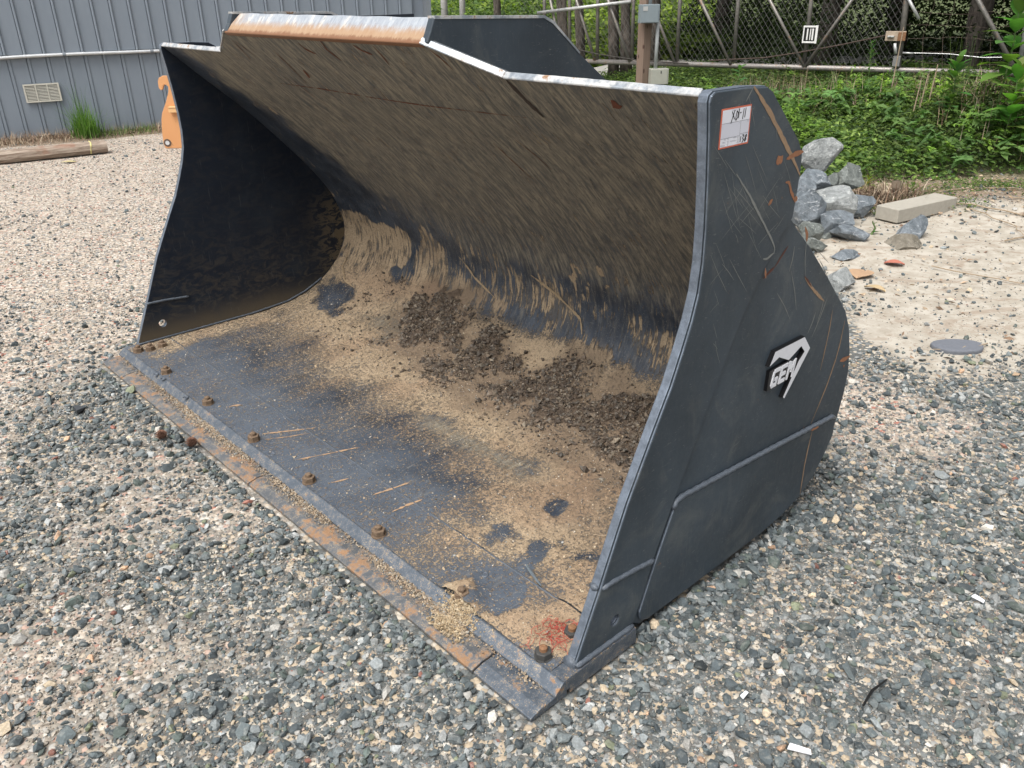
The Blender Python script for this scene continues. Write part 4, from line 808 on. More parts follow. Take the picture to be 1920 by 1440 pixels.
mb = MB(); lb(mb, v0+.01, v1-.01, .0125, .016, vz0+.01, vz1-.01); mb.build('vent_backing', DARK, VO)
for k in range(10):
    z0 = vz0+.024+k*.0172; mb = MB(); mb.prism([(v0+.018, -(.018), z0+.010), (v0+.018, -(.030), z0), (v0+.018, -(.031), z0+.003), (v0+.018, -(.019), z0+.0125)], (v1-v0-.036, 0, 0)); mb.build('louvre', VENT, VO)

# ------------------------------------------------------------------ LOG, ORANGE COUPLER, things by the wall
def m_timber():
    g = G('weathered_timber'); o = g.obj(); n = g.noise(g.sc(o, 2.5, 26, 26), 2, 6, .7, .5); n2 = g.noise(o, 5, 4)
    c = g.mix(g.ss(n, .3, .7), (.15, .105, .075), (.38, .32, .26)); c = g.mix(g.ma('MULTIPLY', g.ss(n2, .55, .7), .5), c, (.22, .10, .06)); return g.out(c, .9, g.bump(n, .8, .01))
TIM = m_timber()
la = Vector((-4.60, 9.74, 0)); lbv = Vector((-7.2, 8.02, 0)); ldir = (lbv-la).normalized(); lang = math.atan2(ldir.y, ldir.x)
LG = empty('timber_log', la, lang, label='weathered split timber log lying on gravel before the building wall, yellow strap near its end', cat='log')
sec = [(-.02, .0), (-.11, .03), (-.13, .08), (-.10, .125), (-.03, .150), (.06, .145), (.115, .115), (.13, .06), (.10, .015)]
V = []; nS = 20; ns_ = len(sec)
for i in range(nS+1):
    t = i/nS*3.1; w1 = 1+.05*math.sin(t*3)+random.uniform(-.02, .02)
    V += [(t, p*w1*.80+.01*math.sin(t*2), q*w1*.88) for p, q in sec]
F = [(i*ns_+k, i*ns_+(k+1) % ns_, (i+1)*ns_+(k+1) % ns_, (i+1)*ns_+k) for i in range(nS) for k in range(ns_)]+[tuple(range(ns_)), tuple(range(nS*ns_, (nS+1)*ns_))]
mesh('trunk', V, F, TIM, LG)
YEL = simple('yellow_strap', (.55, .50, .22), .6, .2); mb = MB()
ring = [(.17+.012*math.sin(i), p*.86, q*.93-.002 if q > .05 else q-.0) for i, (p, q) in enumerate(sec)]; mb.tube(ring+[ring[0]], .008, 6, False, flat=.6); mb.build('strap', YEL, LG)
ORG = G('orange_paint'); oo = ORG.obj(); nn_ = ORG.noise(oo, 14, 6, .7); ORGM = ORG.out(ORG.mix(ORG.ss(nn_, .64, .68), ORG.mix(ORG.noise(oo, 3), (.50, .24, .10), (.60, .31, .14)), (.07, .05, .04)), .5, ORG.bump(nn_, .2, .004))
CPL = empty('orange_coupler_hook', (-3.72, 9.93, 0), 0, label='orange steel coupler hook plate standing on gravel beside the building, left of the bucket', cat='machine part')
HK = [(-3.944, .735), (-3.928, .772), (-3.885, .795), (-3.818, .795), (-3.785, .765), (-3.74, .69), (-3.68, .60), (-3.60, .42), (-3.56, .30), (-3.62, .22), (-3.62, .02), (-3.807, -.004), (-3.905, -.01), (-4.0, -.008), (-4.015, .05), (-4.007, .17), (-3.987, .319), (-3.965, .392), (-3.893, .522), (-3.847, .622), (-3.838, .675), (-3.856, .700), (-3.880, .702), (-3.897, .676), (-3.908, .650), (-3.930, .642), (-3.948, .668)]
for dy, nm in ((0, 'hook_plate'), (.45, 'hook_plate')):
    mb = MB(); mb.prism([(a+3.72+(.02 if dy else 0), dy, max(b, .0)) for a, b in HK], (0, .035, 0)); o = mb.build(nm, ORGM, CPL); bevel(o, .004, 2)
    if not dy:
        q = MB(); q.tube([(-3.965+3.72, -.006, .062), (-3.965+3.72, -.002, .062)], .024, 14, m=0); q.build('bore', TRIM, o)
        q = MB(); q.tube([(-3.965+3.72, -.0035, .062), (-3.965+3.72, -.001, .062)], .045, 14); q.build('worn_ring', simple('worn_dark', (.10, .07, .055), .8, .4), o)
mb = MB(); mb.box((-3.80+3.72, -.03, .430), (.13, .06, .055)); mb.box((-3.80+3.72, -.03, .462), (.13, .075, .012)); o = mb.build('boss', simple('orange_boss', (.62, .38, .18), .5, .15), CPL); bevel(o, .006, 2)
mb = MB(); mb.tube([(.05, .03, .2), (.05, .46, .2)], .05, 14); mb.build('cross_tube', ORGM, CPL, smooth=True)

# ------------------------------------------------------------------ vegetation helpers
GREENS = np.array([(.060, .105, .030), (.085, .14, .036), (.12, .185, .045), (.05, .085, .03), (.16, .225, .06), (.04, .07, .025)])
def leaves(name, P, size, cols, N=None, aspect=.5, parent=None, mat=None, droop=.2, **k):
    """leaf = two triangles folded along the midrib pair (4 triangles diamond)"""
    n = len(P); a = rng.uniform(0, 2*np.pi, n)
    t = np.stack([np.cos(a), np.sin(a), rng.normal(-droop, .35, n)], -1); t /= np.linalg.norm(t, axis=1)[:, None]
    if N is None: N = np.stack([rng.normal(0, .45, n), rng.normal(0, .45, n)-.25, np.ones(n)], -1)
    s = np.cross(N, t); s /= np.linalg.norm(s, axis=1)[:, None]+1e-9; up = np.cross(t, s)
    L = (size if np.ndim(size) else np.full(n, size))[:, None]; w = L*aspect*.5
    v0 = P; v1 = P+t*L*.45+s*w+up*L*.06; v2 = P+t*L; v3 = P+t*L*.45-s*w+up*L*.06; v2 = v2-np.array([0, 0, 1])*L*.08
    V = np.stack([v0, v1, v2, v3], 1).reshape(-1, 3); b = np.arange(n)[:, None]*4; T = np.concatenate([b+[0, 1, 2], b+[0, 2, 3]], 1).reshape(-1, 3)
    return fastmesh(name, V, T, mat or LEAF, parent, cols={'col': np.repeat(cols, 4, 0)}, **k)
def blades(name, P, h, w, cols, lean=.35, parent=None, mat=None, seg=3, **k):
    n = len(P); a = rng.uniform(0, 2*np.pi, n); d = np.stack([np.cos(a), np.sin(a), 0*a], -1); s = np.stack([-np.sin(a), np.cos(a), 0*a], -1); ln = np.abs(rng.normal(0, lean, n))[:, None]
    h = (h if np.ndim(h) else np.full(n, h))[:, None]; rows = []
    for j in range(seg+1):
        t = j/seg; c = P+d*ln*h*t*t+np.array([0, 0, 1])*h*(t-.35*ln*t*t); ww = w*(1-t*.92)/2; rows += [c-s*ww, c+s*ww]
    V = np.stack(rows, 1).reshape(-1, 3); m = 2*(seg+1); b = np.arange(n)[:, None]*m; T = []
    for j in range(seg): T += [b+[2*j, 2*j+1, 2*j+3], b+[2*j, 2*j+3, 2*j+2]]
    T = np.concatenate(T, 1).reshape(-1, 3); return fastmesh(name, V, T, mat or LEAF, parent, cols={'col': np.repeat(cols, m, 0)}, **k)
def gcol(n, lo=0, hi=6, v=.2): return jit(GREENS[rng.integers(lo, hi, n)], v)
BROWN = np.array([(.30, .22, .15), (.22, .15, .10), (.38, .30, .21), (.16, .10, .07), (.42, .35, .26)])

# dry weeds and grass strip at the wall foot
n = 5200; a = rng.uniform(-1.6, 3.4, n); d = np.abs(rng.normal(0, .22, n))*(1-.0*a)
P = np.array([tuple(wp(q, .05+w_, 0)) for q, w_ in zip(a, d)]); col = jit(BROWN[rng.integers(0, 5, n)], .2); gm = (fbm(a*2, a*0, 1.2) > .55) & (rng.random(n) < .7); col[gm] = gcol(gm.sum(), 1, 5)
blades('dry_weeds', P, rng.uniform(.03, .15, n), .008, col, 1.1, None, DRY, 2, kind='stuff', label='dry brown weeds and litter along the foot of the building wall', cat='weeds')
c0 = wp(.98, .32, 0); GT = empty('grass_clump', c0, 0, label='tall bright green grass clump growing at the foot of the siding', cat='grass')
n = 420; P = np.stack([rng.normal(0, .075, n), rng.normal(0, .06, n), np.zeros(n)], -1); blades('blades', P, np.clip(rng.normal(.33, .10, n), .1, .5), .010, jit(np.array([(.13, .26, .05), (.17, .30, .07), (.09, .19, .04)])[rng.integers(0, 3, n)], .15), .55, GT)
n = 26; P = np.stack([rng.normal(0, .05, n), rng.normal(0, .04, n), np.zeros(n)], -1); blades('tall_stems', P, rng.uniform(.5, .78, n), .009, jit(np.array([(.12, .22, .07)]).repeat(n, 0), .2), .22, GT, None, 5)

# ------------------------------------------------------------------ ROCK PILE
def rockmesh(w, d, h, seed, cuts=15):
    r = np.random.default_rng(seed); bm = bmesh.new(); bmesh.ops.create_icosphere(bm, subdivisions=4, radius=1)
    V = np.array([v.co[:] for v in bm.verts])
    for j in range(cuts):
        n = r.normal(size=3); n /= np.linalg.norm(n); lim = r.uniform(.36, .66); dd = V@n; V = V-np.clip(dd-lim, 0, None)[:, None]*n*.97
    V += .036*(fbm(V[:, 0]*2+seed, V[:, 1]*2+V[:, 2], 2.4)-.5)[:, None]*V*4
    V += .014*(fbm(V[:, 0]*7+seed, V[:, 1]*7+3*V[:, 2], 2.4)-.5)[:, None]*V*4
    V -= (V.max(0)+V.min(0))/2; V /= (V.max(0)-V.min(0)); V *= np.array([w, d, h])*1.13
    for v, c in zip(bm.verts, V): v.co = c
    me = bpy.data.meshes.new('rock'); bm.to_mesh(me); bm.free(); return me
RK = [('largest pale veined rock on top of the pile behind the side plate', 2.394, 6.5, .418, .30, .28, 0, 0), ('angular grey rock at the right end of the pile, upper tier', 2.592, 6.35, .286, .222, .19, 2, 1), ('flat grey rock wedged under the top rock', 2.27, 6.15, .306, .19, .145, 1, 2),
 ('small rock between the flat rock and the right rock', 2.442, 6.3, .265, .11, .13, 2, 3), ('dark wedge rock at the lower right of the pile', 2.64, 6.2, .09, .25, .17, 1, 4), ('thin slab rock half hidden by the side plate', 2.161, 6.0, .298, .155, .105, 1, 5),
 ('blue grey rock leaning left in the middle tier', 2.081, 5.75, .193, .26, .27, 1, 6), ('pale sloping rock in the centre of the pile', 2.366, 6.0, .150, .30, .27, 0, 7), ('blocky light grey rock at the front of the pile', 2.261, 5.65, .098, .20, .18, 1, 8),
 ('greenish rock low at the left front of the pile', 2.043, 5.5, .102, .15, .14, 2, 9), ('dark flat-topped rock lowest at the right front of the pile', 2.322, 5.55, .060, .22, .12, 1, 10), ('pale wedge rock lowest at the left, by the plate edge', 2.019, 5.35, .06, .16, .105, 2, 11), ('fist-size rock between the two lowest rocks', 2.187, 5.6, .035, .085, .08, 2, 12),
 ('pointed veined rock in front of the concrete block', 2.78, 5.6, .066, .23, .175, 1, 13), ('brown flat rock lying before the pointed rock', 2.633, 5.4, .026, .245, .10, 3, 14), ('blue grey slab half sunk in pale sand', 2.183, 5.2, .022, .18, .075, 1, 15), ('speckled rock half buried by the edge of the side plate', 1.95, 4.65, .045, .15, .15, 0, 16)]
for lab, x, y, z, w, h, mi, sd_ in RK:
    me = rockmesh(w, w*.85, h, sd_+20, 16 if sd_ else 9); me.materials.append(ROCKS[mi]); o = bpy.data.objects.new('rock', me); COL.objects.link(o); o.location = (x, y, z+float(g_height(x, y))*.4); tag(o, lab, 'rock')
    if sd_ < 13: o['group'] = 'rocks heaped behind the bucket'
for (x, y, z, w, h, sd_) in [(2.30, 6.45, .12, .36, .26, 50), (2.5, 6.5, .1, .3, .24, 51), (2.2, 6.1, .1, .26, .2, 52)]:
    me = rockmesh(w, w, h, sd_, 6); me.materials.append(ROCKS[2]); o = bpy.data.objects.new('rock', me); COL.objects.link(o); o.location = (x, y, z); tag(o, {50: 'rock inside the heap, under the top rock, mostly hidden', 51: 'rock inside the heap, behind the pale sloping rock, mostly hidden', 52: 'rock inside the heap, against the side plate, mostly hidden'}[sd_], 'rock', 'rocks heaped behind the bucket')
mb = MB(); ring_ = [(.125*math.cos(t)*(1+.05*math.sin(3*t)), .085*math.sin(t)*(1+.06*math.cos(2*t))) for t in np.linspace(0, 2*math.pi, 19)[:-1]]; mb.prism([(a, b, 0) for a, b in ring_], (0, 0, .03)); o = mb.build('flat_stone', simple('slate_disc', (.13, .14, .16), .75, .25, 60), loc=(2.203, 3.74, -.008)); bevel(o, .008, 2); tag(o, 'flat dark blue-grey stone sunk level in the pale sand at right', 'stone')
CONC = simple('concrete', (.33, .31, .265), .9, .2, 30, .4)
mb = MB(); ba, bb = Vector((2.83, 5.93, 0)), Vector((3.42, 6.28, .0)); bdir = (bb-ba).normalized(); bn = Vector((-bdir.y, bdir.x, 0)); bc = (ba+bb)/2+bn*.09
mb.box((bc.x, bc.y, .058+float(g_height(bc.x, bc.y))), (.70, .19, .10), (bdir, bn, Vector((0, 0, 1)))); o = mb.build('concrete_block', CONC, label='long grey concrete block lying on sand beyond the rocks', cat='concrete block'); bevel(o, .006, 2)

# ------------------------------------------------------------------ GATE (chain link, sliding) and latch post
GA = Vector((1.175, 13.40, 0)); GD = Vector((.870, -.493, 0)).normalized(); K = .75
def gp(s, z, off=0): p = GA+GD*(s*K)+Vector((-GD.y, GD.x, 0))*off; return Vector((p.x, p.y, .6+(z-.25)*K))
GALV = m_worn('weathered_galvanised_pipe', .38, 0, (.20, .19, .175)); GALV2 = m_worn('pale_pipe', .2, .5, (.34, .35, .35)); WIRE = simple('chain_link_wire', (.15, .15, .14), .5, .3, 30, 0, .4)
GATE = empty('sliding_gate', gp(0, .25), 0, label='weathered chain-link sliding gate with pipe posts and diagonal braces', cat='gate')
gl = lambda s, z, off=0: gp(s, z, off)-GATE.location
RAD = .027
def pipe(pts, r, nm, mat=GALV, par=GATE): mb = MB(); mb.tube(pts, r, 10); return mb.build(nm, mat, par, smooth=True)
pipe([gl(-1.6, .25), gl(5.0, .25), gl(5.85, .25), gl(8.6, .25)], .036, 'bottom_rail', m_worn('bottom_rail_pipe', .42, 0, (.26, .245, .23)))
TOPZ = 2.35
for s in (-.9, -.34, .27, 1.01, 1.93, 3.02, 4.29): pipe([gl(s+.02, .27), gl(s-.02, TOPZ)], RAD, 'post')
pipe([gl(5.86, .27), gl(5.77, TOPZ)], .036, 'end_post')
for (s0, z0, s1, z1) in [(-.45, .27, -.78, 1.5), (.25, .29, -.30, 1.7), (1.0, .27, .35, 1.7), (1.92, .27, 1.19, 1.7), (3.0, .27, 2.12, 1.7), (4.32, .27, 3.35, 1.7), (4.34, .27, 5.2, 1.75)]: pipe([gl(s0, z0, -.03), gl(s1, z1, -.03)], .021, 'diagonal_brace')
pipe([gl(-1.6, TOPZ), gl(8.6, TOPZ)], .03, 'top_rail')
pipe([gl(-1.0, 1.146, -.08), gl(1.0, 1.345, -.08)], .024, 'sloping_pole', GALV2)
pipe([gl(7.66, .27), gl(7.53, TOPZ)], .030, 'post', GALV2); pipe([gl(7.62, .28, -.02), gl(6.42, 1.95, -.02)], .028, 'diagonal_brace')
pipe([gl(5.80, 1.42, -.06), gl(6.06, 1.05, -.06)], .020, 'loose_pipe', GALV2)
# mesh
cl = MB(); dx, dz = .095/K*.80, .145/K*.74
s0, s1, zb, zt = -1.55, 5.83, .30, TOPZ
def wire(p, q, r=.0023): cl.tube([p, q], r, 3, False)
zz = zt-zb; run = zz*dx/dz
k = int((s1-s0+run)/dx)+2
for i in range(k):
    for sg in (1, -1):
        a = s0-run+i*dx if sg == 1 else s0+i*dx
        A_, Bq = (a, zb), (a+sg*run, zt)
        # clip to the panel
        def cl_(t): return (A_[0]+(Bq[0]-A_[0])*t, A_[1]+(Bq[1]-A_[1])*t)
        t0, t1 = 0., 1.; dd_ = Bq[0]-A_[0]
        ta, tb = sorted(((s0-A_[0])/dd_, (s1-A_[0])/dd_)); t0 = max(t0, ta); t1 = min(t1, tb)
        if t1-t0 > .02: wire(gl(*cl_(t0), .004*sg), gl(*cl_(t1), .004*sg))
cl.build('chain_link_mesh', WIRE, GATE, fix=False, kind='stuff')
fw_ = MB()
for zf in (.38, .55, .75, .95, 1.15, 1.35, 1.6):
    pts = [gl(s, zf+.02*math.sin(s*3+zf*9)+.008*random.uniform(-1, 1)*2, .02) for s in np.linspace(5.86, 7.6, 14)]; fw_.tube(pts, .0022, 3, False)
for s in (6.2, 6.5, 6.85, 7.2): fw_.tube([gl(s+.04*math.sin(z*6), z, .02) for z in np.linspace(.3, 2.2, 9)], .002, 3, False)
fw_.build('farm_wire', simple('rusty_wire', (.13, .10, .08), .8, .3), GATE, fix=False, kind='stuff')
mb = MB(); mb.tube([gl(5.95, .53, -.03), gl(6.6, .525, -.03), gl(7.1, .48, -.03), gl(7.6, .50, -.03)], .006, 6); mb.build('tension_wire', GALV2, GATE)
mb = MB(); mb.tube([gl(5.60, .80, -.05), gl(4.9, .64, -.04), gl(4.2, .50, -.04), gl(3.6, .40, -.04), gl(2.6, .33, -.04)], .009, 6); mb.build('cable', simple('rusty_cable', (.07, .05, .04), .85, .3), GATE)
mb = MB(); mb.tube([gl(-.1, .47, -.04), gl(.3, .40, -.05), gl(1.2, .30, -.05), gl(2.2, .27, -.05)], .009, 6); mb.build('cable', simple('dark_cable', (.05, .045, .04), .85, .3), GATE)
gax = (GD, Vector((-GD.y, GD.x, 0)), Vector((0, 0, 1)))
def gbox(s, z, w, h, d=.04, off=-.05, nm='box', mat=TRIM, par=GATE): mb = MB(); mb.box(gl(s, z, off), (w, d, h), gax); o = mb.build(nm, mat, par); bevel(o, .003, 1); return o
LTC = gbox(5.75, .79, .235, .115, .03, -.07, 'latch_plate', simple('tan_latch_plate', (.36, .29, .22), .7, .3, 20)); gbox(5.85, .785, .09, .10, .04, -.09, 'rusty_catch', RUST, LTC); gbox(5.68, .785, .08, .02, .05, -.09, 'latch_bolt', GALV2, LTC)
pipe([gl(5.76, .68, -.08), gl(5.80, .51, -.08)], .020, 'sleeve', GALV2); gbox(5.83, .40, .085, .125, .05, -.06, 'receiver_box', simple('grey_box_print', (.17, .17, .165), .6, .3, 60)); pipe([gl(5.9, .53, -.05), gl(6.07, .525, -.05)], .013, 'turnbuckle', GALV2)
SGN = simple('sign_white', (.68, .68, .66), .5, .06); SB = simple('sign_black', (.012, .012, .012), .5, .1)
sg_ = gbox(4.36, .80, .19, .22, .006, -.055, 'sign', SB); 
for (a, b, w, h) in [(-.085, 0, .016, .21), (.078, 0, .030, .22), (0, .095, .17, .022), (0, -.095, .17, .022), (-.035, .0, .018, .14), (.002, .0, .012, .14), (.032, .0, .022, .14)]: gbox(4.36+a/K, .80+b/K, w, h, .004, -.061-.001*abs(a), 'sign_stripe', SGN, sg_)

# ------------------------------------------------------------------ WOODEN POST with electrical boxes
WOODP = G('post_wood'); oo = WOODP.obj(); n_ = WOODP.noise(WOODP.sc(oo, 40, 40, 3), 1, 5, .65, .8); kn = WOODP.ss(WOODP.vor(WOODP.sc(oo, 9, 9, 4), 1), .16, .08)
WOODM = WOODP.out(WOODP.mix(kn, WOODP.mix(n_, (.135, .095, .07), (.25, .185, .145)), (.07, .04, .03)), .85, WOODP.bump(n_, .4, .004))
zp = float(g_height(1.78, 11.5)); WP = empty('wooden_post', (1.78, 11.5, zp), math.radians(33), label='square brown wooden post carrying two electrical boxes, before the gate', cat='post')
mb = MB(); mb.box((0, 0, 1.2-.05), (.125, .125, 2.5)); o = mb.build('post', WOODM, WP); bevel(o, .006, 2)
BX1 = simple('blue_grey_box', (.20, .24, .26), .4, .1, 20, .05); BX2 = simple('beige_grey_box', (.33, .335, .29), .5, .1, 20, .05); CONDM = simple('pvc_conduit', (.30, .32, .32), .45, .15)
IR = Matrix.Rotation(-math.radians(33), 3, 'Z')
def wl(x, y, z): return IR @ Vector((x-1.78, y-11.5, 0))+Vector((0, 0, z-zp))
rax = (IR @ Vector((.985, .17, 0)), IR @ Vector((-.17, .985, 0)), Vector((0, 0, 1)))
for (x, z, w, h, mt, nm) in [(1.80, 1.306, .245, .215, BX1, 'electrical_box'), (1.975, .557, .235, .195, BX2, 'electrical_box')]:
    mb = MB(); mb.box(wl(x, 11.36 if mt == BX1 else 11.42, z), (w, .12, h), rax); o = mb.build(nm, mt, WP, label='upper blue-grey box' if mt == BX1 else 'lower beige-grey box'); bevel(o, .006, 2)
    c = wl(x, (11.36 if mt == BX1 else 11.42)-.066, z); q = MB(); q.box(c+Vector((0, 0, 0)), (w*.9, .008, h*.9), rax); q.build('box_door', mt, o)
    q = MB(); q.box(c+rax[0]*(-.06 if mt == BX1 else .02)-rax[1]*.006+Vector((0, 0, h*.28)), (.06 if mt == BX1 else .012, .003, .05 if mt == BX1 else .03), rax); q.build('door_label' if mt == BX1 else 'hasp', GALV2 if mt == BX1 else DARK, o)
for (x, z0, z1) in [(1.93, .65, 1.2), (1.82, 1.41, 2.3), (1.93, .1, .47), (2.03, .1, .47)]:
    mb = MB(); mb.tube([wl(x, 11.42, z0), wl(x, 11.42, z1)], .024, 10); mb.build('conduit', CONDM, WP, smooth=True)

# ------------------------------------------------------------------ road strip, far posts, trees
mb = MB(); xs = np.linspace(-1.0, 60, 40); 
V = [(x, 14.9-.10*x*0, float(g_height(x, 14.9))+.035) for x in xs]+[(x, 16.4, float(g_height(x, 16.4))+.035) for x in xs]; nq = len(xs)
mesh('road', V, [(i, i+1, nq+i+1, nq+i) for i in range(nq-1)], simple('pale_concrete_road', (.50, .48, .44), .9, .15, 6), kind='structure')
for (x, y, r, h, lab) in [(-1.493, 22, .085, 2.6, 'left of two pale posts rising beyond the building corner'), (-1.053, 22, .075, 2.6, 'right of two pale posts rising beyond the building corner')]:
    mb = MB(); z0 = float(g_height(x, y)); mb.tube([(0, 0, 0), (.02, 0, h)], r, 10); mb.build('pole', simple('pale_weathered_pole', (.36, .35, .34), .8, .25), None, smooth=True, loc=(x, y, z0-.05), label=lab, cat='post')
def m_bark():
    g = G('tree_bark'); o = g.obj(); n = g.noise(g.sc(o, 14, 14, 3.5), 1.6, 6, .75, .6); c = g.mix(g.ss(n, .35, .65), (.05, .042, .036), (.17, .145, .125)); return g.out(c, .92, g.bump(n, 1.0, .03))
TB = m_bark()
def tree(x, y, r, h, crown_z, crown_r, nleaf, lab, lean=0, lsize=.22, cols=(0, 4), group=None):
    z0 = float(g_height(x, y)); T = empty('tree', (x, y, z0-.05), 0, label=lab, cat='tree', group=group)
    mb = MB(); pts = []; rs = []
    for i in range(10):
        t = i/9; pts.append((lean*t*h+.03*math.sin(i*1.3+x), .03*math.cos(i*1.7+y), t*h)); rs.append(r*(1.15 if i == 0 else 1-.5*t))
    mb.tube(pts, rs, 12)
    for i in range(5):
        a = random.uniform(0, 6.28); zb = crown_z-.3+i*.45; zb = min(zb, h-.2); e = (lean*zb+crown_r*.7*math.cos(a), crown_r*.7*math.sin(a), zb+.9); mb.tube([(lean*zb, 0, zb), ((lean*zb+e[0])/2, e[1]/2, zb+.6), e], [r*.35, r*.22, r*.08], 7)
    mb.build('trunk', TB, T, smooth=True)
    nc = 26; C_ = rng.normal(0, 1, (nc, 3)); C_ /= np.linalg.norm(C_, axis=1)[:, None]; C_ *= (rng.random((nc, 1))**.4)*np.array([crown_r, crown_r, crown_r*.75]); C_ += [lean*h, 0, crown_z+crown_r*.75]
    w = C_[rng.integers(0, nc, nleaf)]+rng.normal(0, crown_r*.2, (nleaf, 3)); leaves('crown', w, rng.uniform(.6, 1.2, nleaf)*lsize, gcol(nleaf, *cols)*(.38 if nleaf > 1500 else 1), aspect=.6, parent=T)  # dense crowns use darkened greens, woodland shade put into the leaf colour
for (x, y, r, h, lab, lean) in [(1.235, 15.0, .085, 5.5, 'slim dark trunk seen through the gate, first behind its third bay', 0), (1.70, 14.2, .095, 5.5, 'dark trunk leaning slightly, left of the reddish trunk', .01), (1.88, 14.0, .10, 5.5, 'reddish-brown trunk just left of the wooden post', -.005), (2.50, 15.0, .10, 6, 'grey trunk right of the wooden post', 0), (1.06, 17, .11, 6, 'grey trunk farthest left behind the gate', 0), (-.2, 19.5, .09, 6, 'thin trunk beyond the gate end at left', 0)]:
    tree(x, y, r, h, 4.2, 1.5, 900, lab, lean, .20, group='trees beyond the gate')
for (x, y, r, h, cz, cr, nl) in [(5.2, 14.5, .16, 7, 2.6, 2.6, 9000), (8.2, 12.8, .18, 7, 2.3, 2.8, 9000), (7.4, 17.0, .2, 8, 2.2, 3.2, 9000), (11.2, 13.5, .2, 7, 2.0, 3.0, 4200), (4.4, 18.2, .16, 8, 2.6, 2.6, 4000), (11.5, 18.5, .2, 8, 1.8, 3.6, 4500), (9.6, 9.6, .16, 7, 3.0, 2.8, 4500), (6.6, 12.6, .16, 7, 2.9, 2.6, 6500)]:
    tree(x, y, r, h, cz, cr, nl, {5.2: 'dense leafy tree right behind the middle of the gate', 8.2: 'dense leafy tree behind the open end of the gate', 7.4: 'second row leafy tree deep in the shade', 11.2: 'leafy tree at the far right edge behind the gate', 4.4: 'second row tree behind the gate, left of the deep shade', 11.5: 'second row tree farthest right', 6.6: 'leafy tree just behind the gate whose crown hangs over the bank', 9.6: 'leafy tree standing on the bank beyond the right edge of the view'}[x], 0, .34, (0, 4), 'leafy trees shading the bank')
print('trees done')

# undergrowth behind the gate: a deep tangle of leaves hanging on a rising bank
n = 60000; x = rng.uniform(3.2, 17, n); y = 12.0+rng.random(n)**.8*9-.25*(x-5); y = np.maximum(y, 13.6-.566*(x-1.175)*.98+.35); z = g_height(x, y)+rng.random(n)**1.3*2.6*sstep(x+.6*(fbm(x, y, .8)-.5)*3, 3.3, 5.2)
leaves('undergrowth', np.stack([x, y, z], -1), rng.uniform(.05, .13, n), gcol(n, 0, 4, .3)*.26, kind='stuff', label='dark tangle of bushes and vines in the shade behind the gate', cat='undergrowth', droop=.4)  # greens scaled well down: shade under the canopy put into leaf colour
# ivy on the slope behind, sunlight put into its brightened, warmer greens
n = 130000; y = 16.6+rng.random(n)**1.3*34; x = rng.uniform(-.25, .36, n)*y*1.25; k = ~((x > 4.0+.22*(y-16)) & (y < 44)); x, y = x[k], y[k]; z = g_height(x, y)+rng.random(len(x))*.18*(1+.05*y)*(.3+1.4*fbm(x, y, .7))
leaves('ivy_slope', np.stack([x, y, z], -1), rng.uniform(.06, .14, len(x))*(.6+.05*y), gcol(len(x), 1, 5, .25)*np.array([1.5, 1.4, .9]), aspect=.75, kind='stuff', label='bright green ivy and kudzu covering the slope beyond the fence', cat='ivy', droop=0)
n = 26000; c = rng.normal(0, 1, (14, 2))*[2.6, 1.6]+[-1.0, 24]; i = rng.integers(0, 14, n); P = np.stack([c[i, 0]+rng.normal(0, .7, n), c[i, 1]+rng.normal(0, .6, n), 0*i], -1); P[:, 2] = g_height(P[:, 0], P[:, 1])+np.abs(rng.normal(0, .45, n))
leaves('shrub_mass', P, rng.uniform(.08, .17, n), gcol(n, 0, 5, .25)*1.1, aspect=.65, kind='stuff', label='bushy green shrubs beyond the building corner', cat='shrubs')

# ground cover on the bank right of the bucket
def bank_mask(x, y): return sstep(y-(7.05+.28*np.clip(x-3, 0, 9)*1.0)+.7*(fbm(x, y, 1.2)-.5), -.05, .35)*sstep(x, 2.1+.0*y, 2.9)
def cover_h(x, y): return g_height(x, y)+bank_mask(x, y)*(.10+.55*fbm(x+2, y+7, .9, 4)*sstep(y, 7.0, 8.5)*(1-.6*sstep(y+.566*(x-1.175), 10.6, 12.2))*(.55+.9*sstep(x, 3.4, 5.0)))
n = 200000; x = rng.uniform(2.0, 11.5, n); y = rng.uniform(6.7, 13.6, n); k = (rng.random(n) < bank_mask(x, y)) & (y < 13.4-.566*(x-1.175)+.9) & (x < .72*y+.9); x, y = x[k], y[k]; t = rng.random(len(x))**.5
z = g_height(x, y)+(cover_h(x, y)-g_height(x, y))*t+rng.normal(0, .012, len(x)); lum = (.55+.45*t)*0+1
patch = fbm(x, y, 1.5, 3); col = gcol(len(x), 0, 5, .25)*(.75+.75*sstep(patch, .35, .65))[:, None]; far = sstep(y, 9.0, 11.5)[:, None]; col = col*(1-.40*far)  # greens darken towards the gate: canopy shade put into the colour
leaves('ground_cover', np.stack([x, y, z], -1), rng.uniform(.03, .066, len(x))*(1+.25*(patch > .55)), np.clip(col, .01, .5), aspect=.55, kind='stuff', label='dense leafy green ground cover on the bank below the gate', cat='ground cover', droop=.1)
n = 26000; x = rng.uniform(-.4, 3.4, n); y = rng.uniform(10.4, 14.7, n); k = rng.random(n) < sstep(x+.5*(fbm(x, y, 1)-.5), .2, .9)*sstep(y, 10.6, 11.2); x, y = x[k], y[k]; z = g_height(x, y)+rng.random(len(x))*.16
leaves('low_weeds', np.stack([x, y, z], -1), rng.uniform(.03, .07, len(x)), gcol(len(x), 0, 5, .25), kind='stuff', label='low green weeds round the foot of the wooden post', cat='weeds', droop=.1)
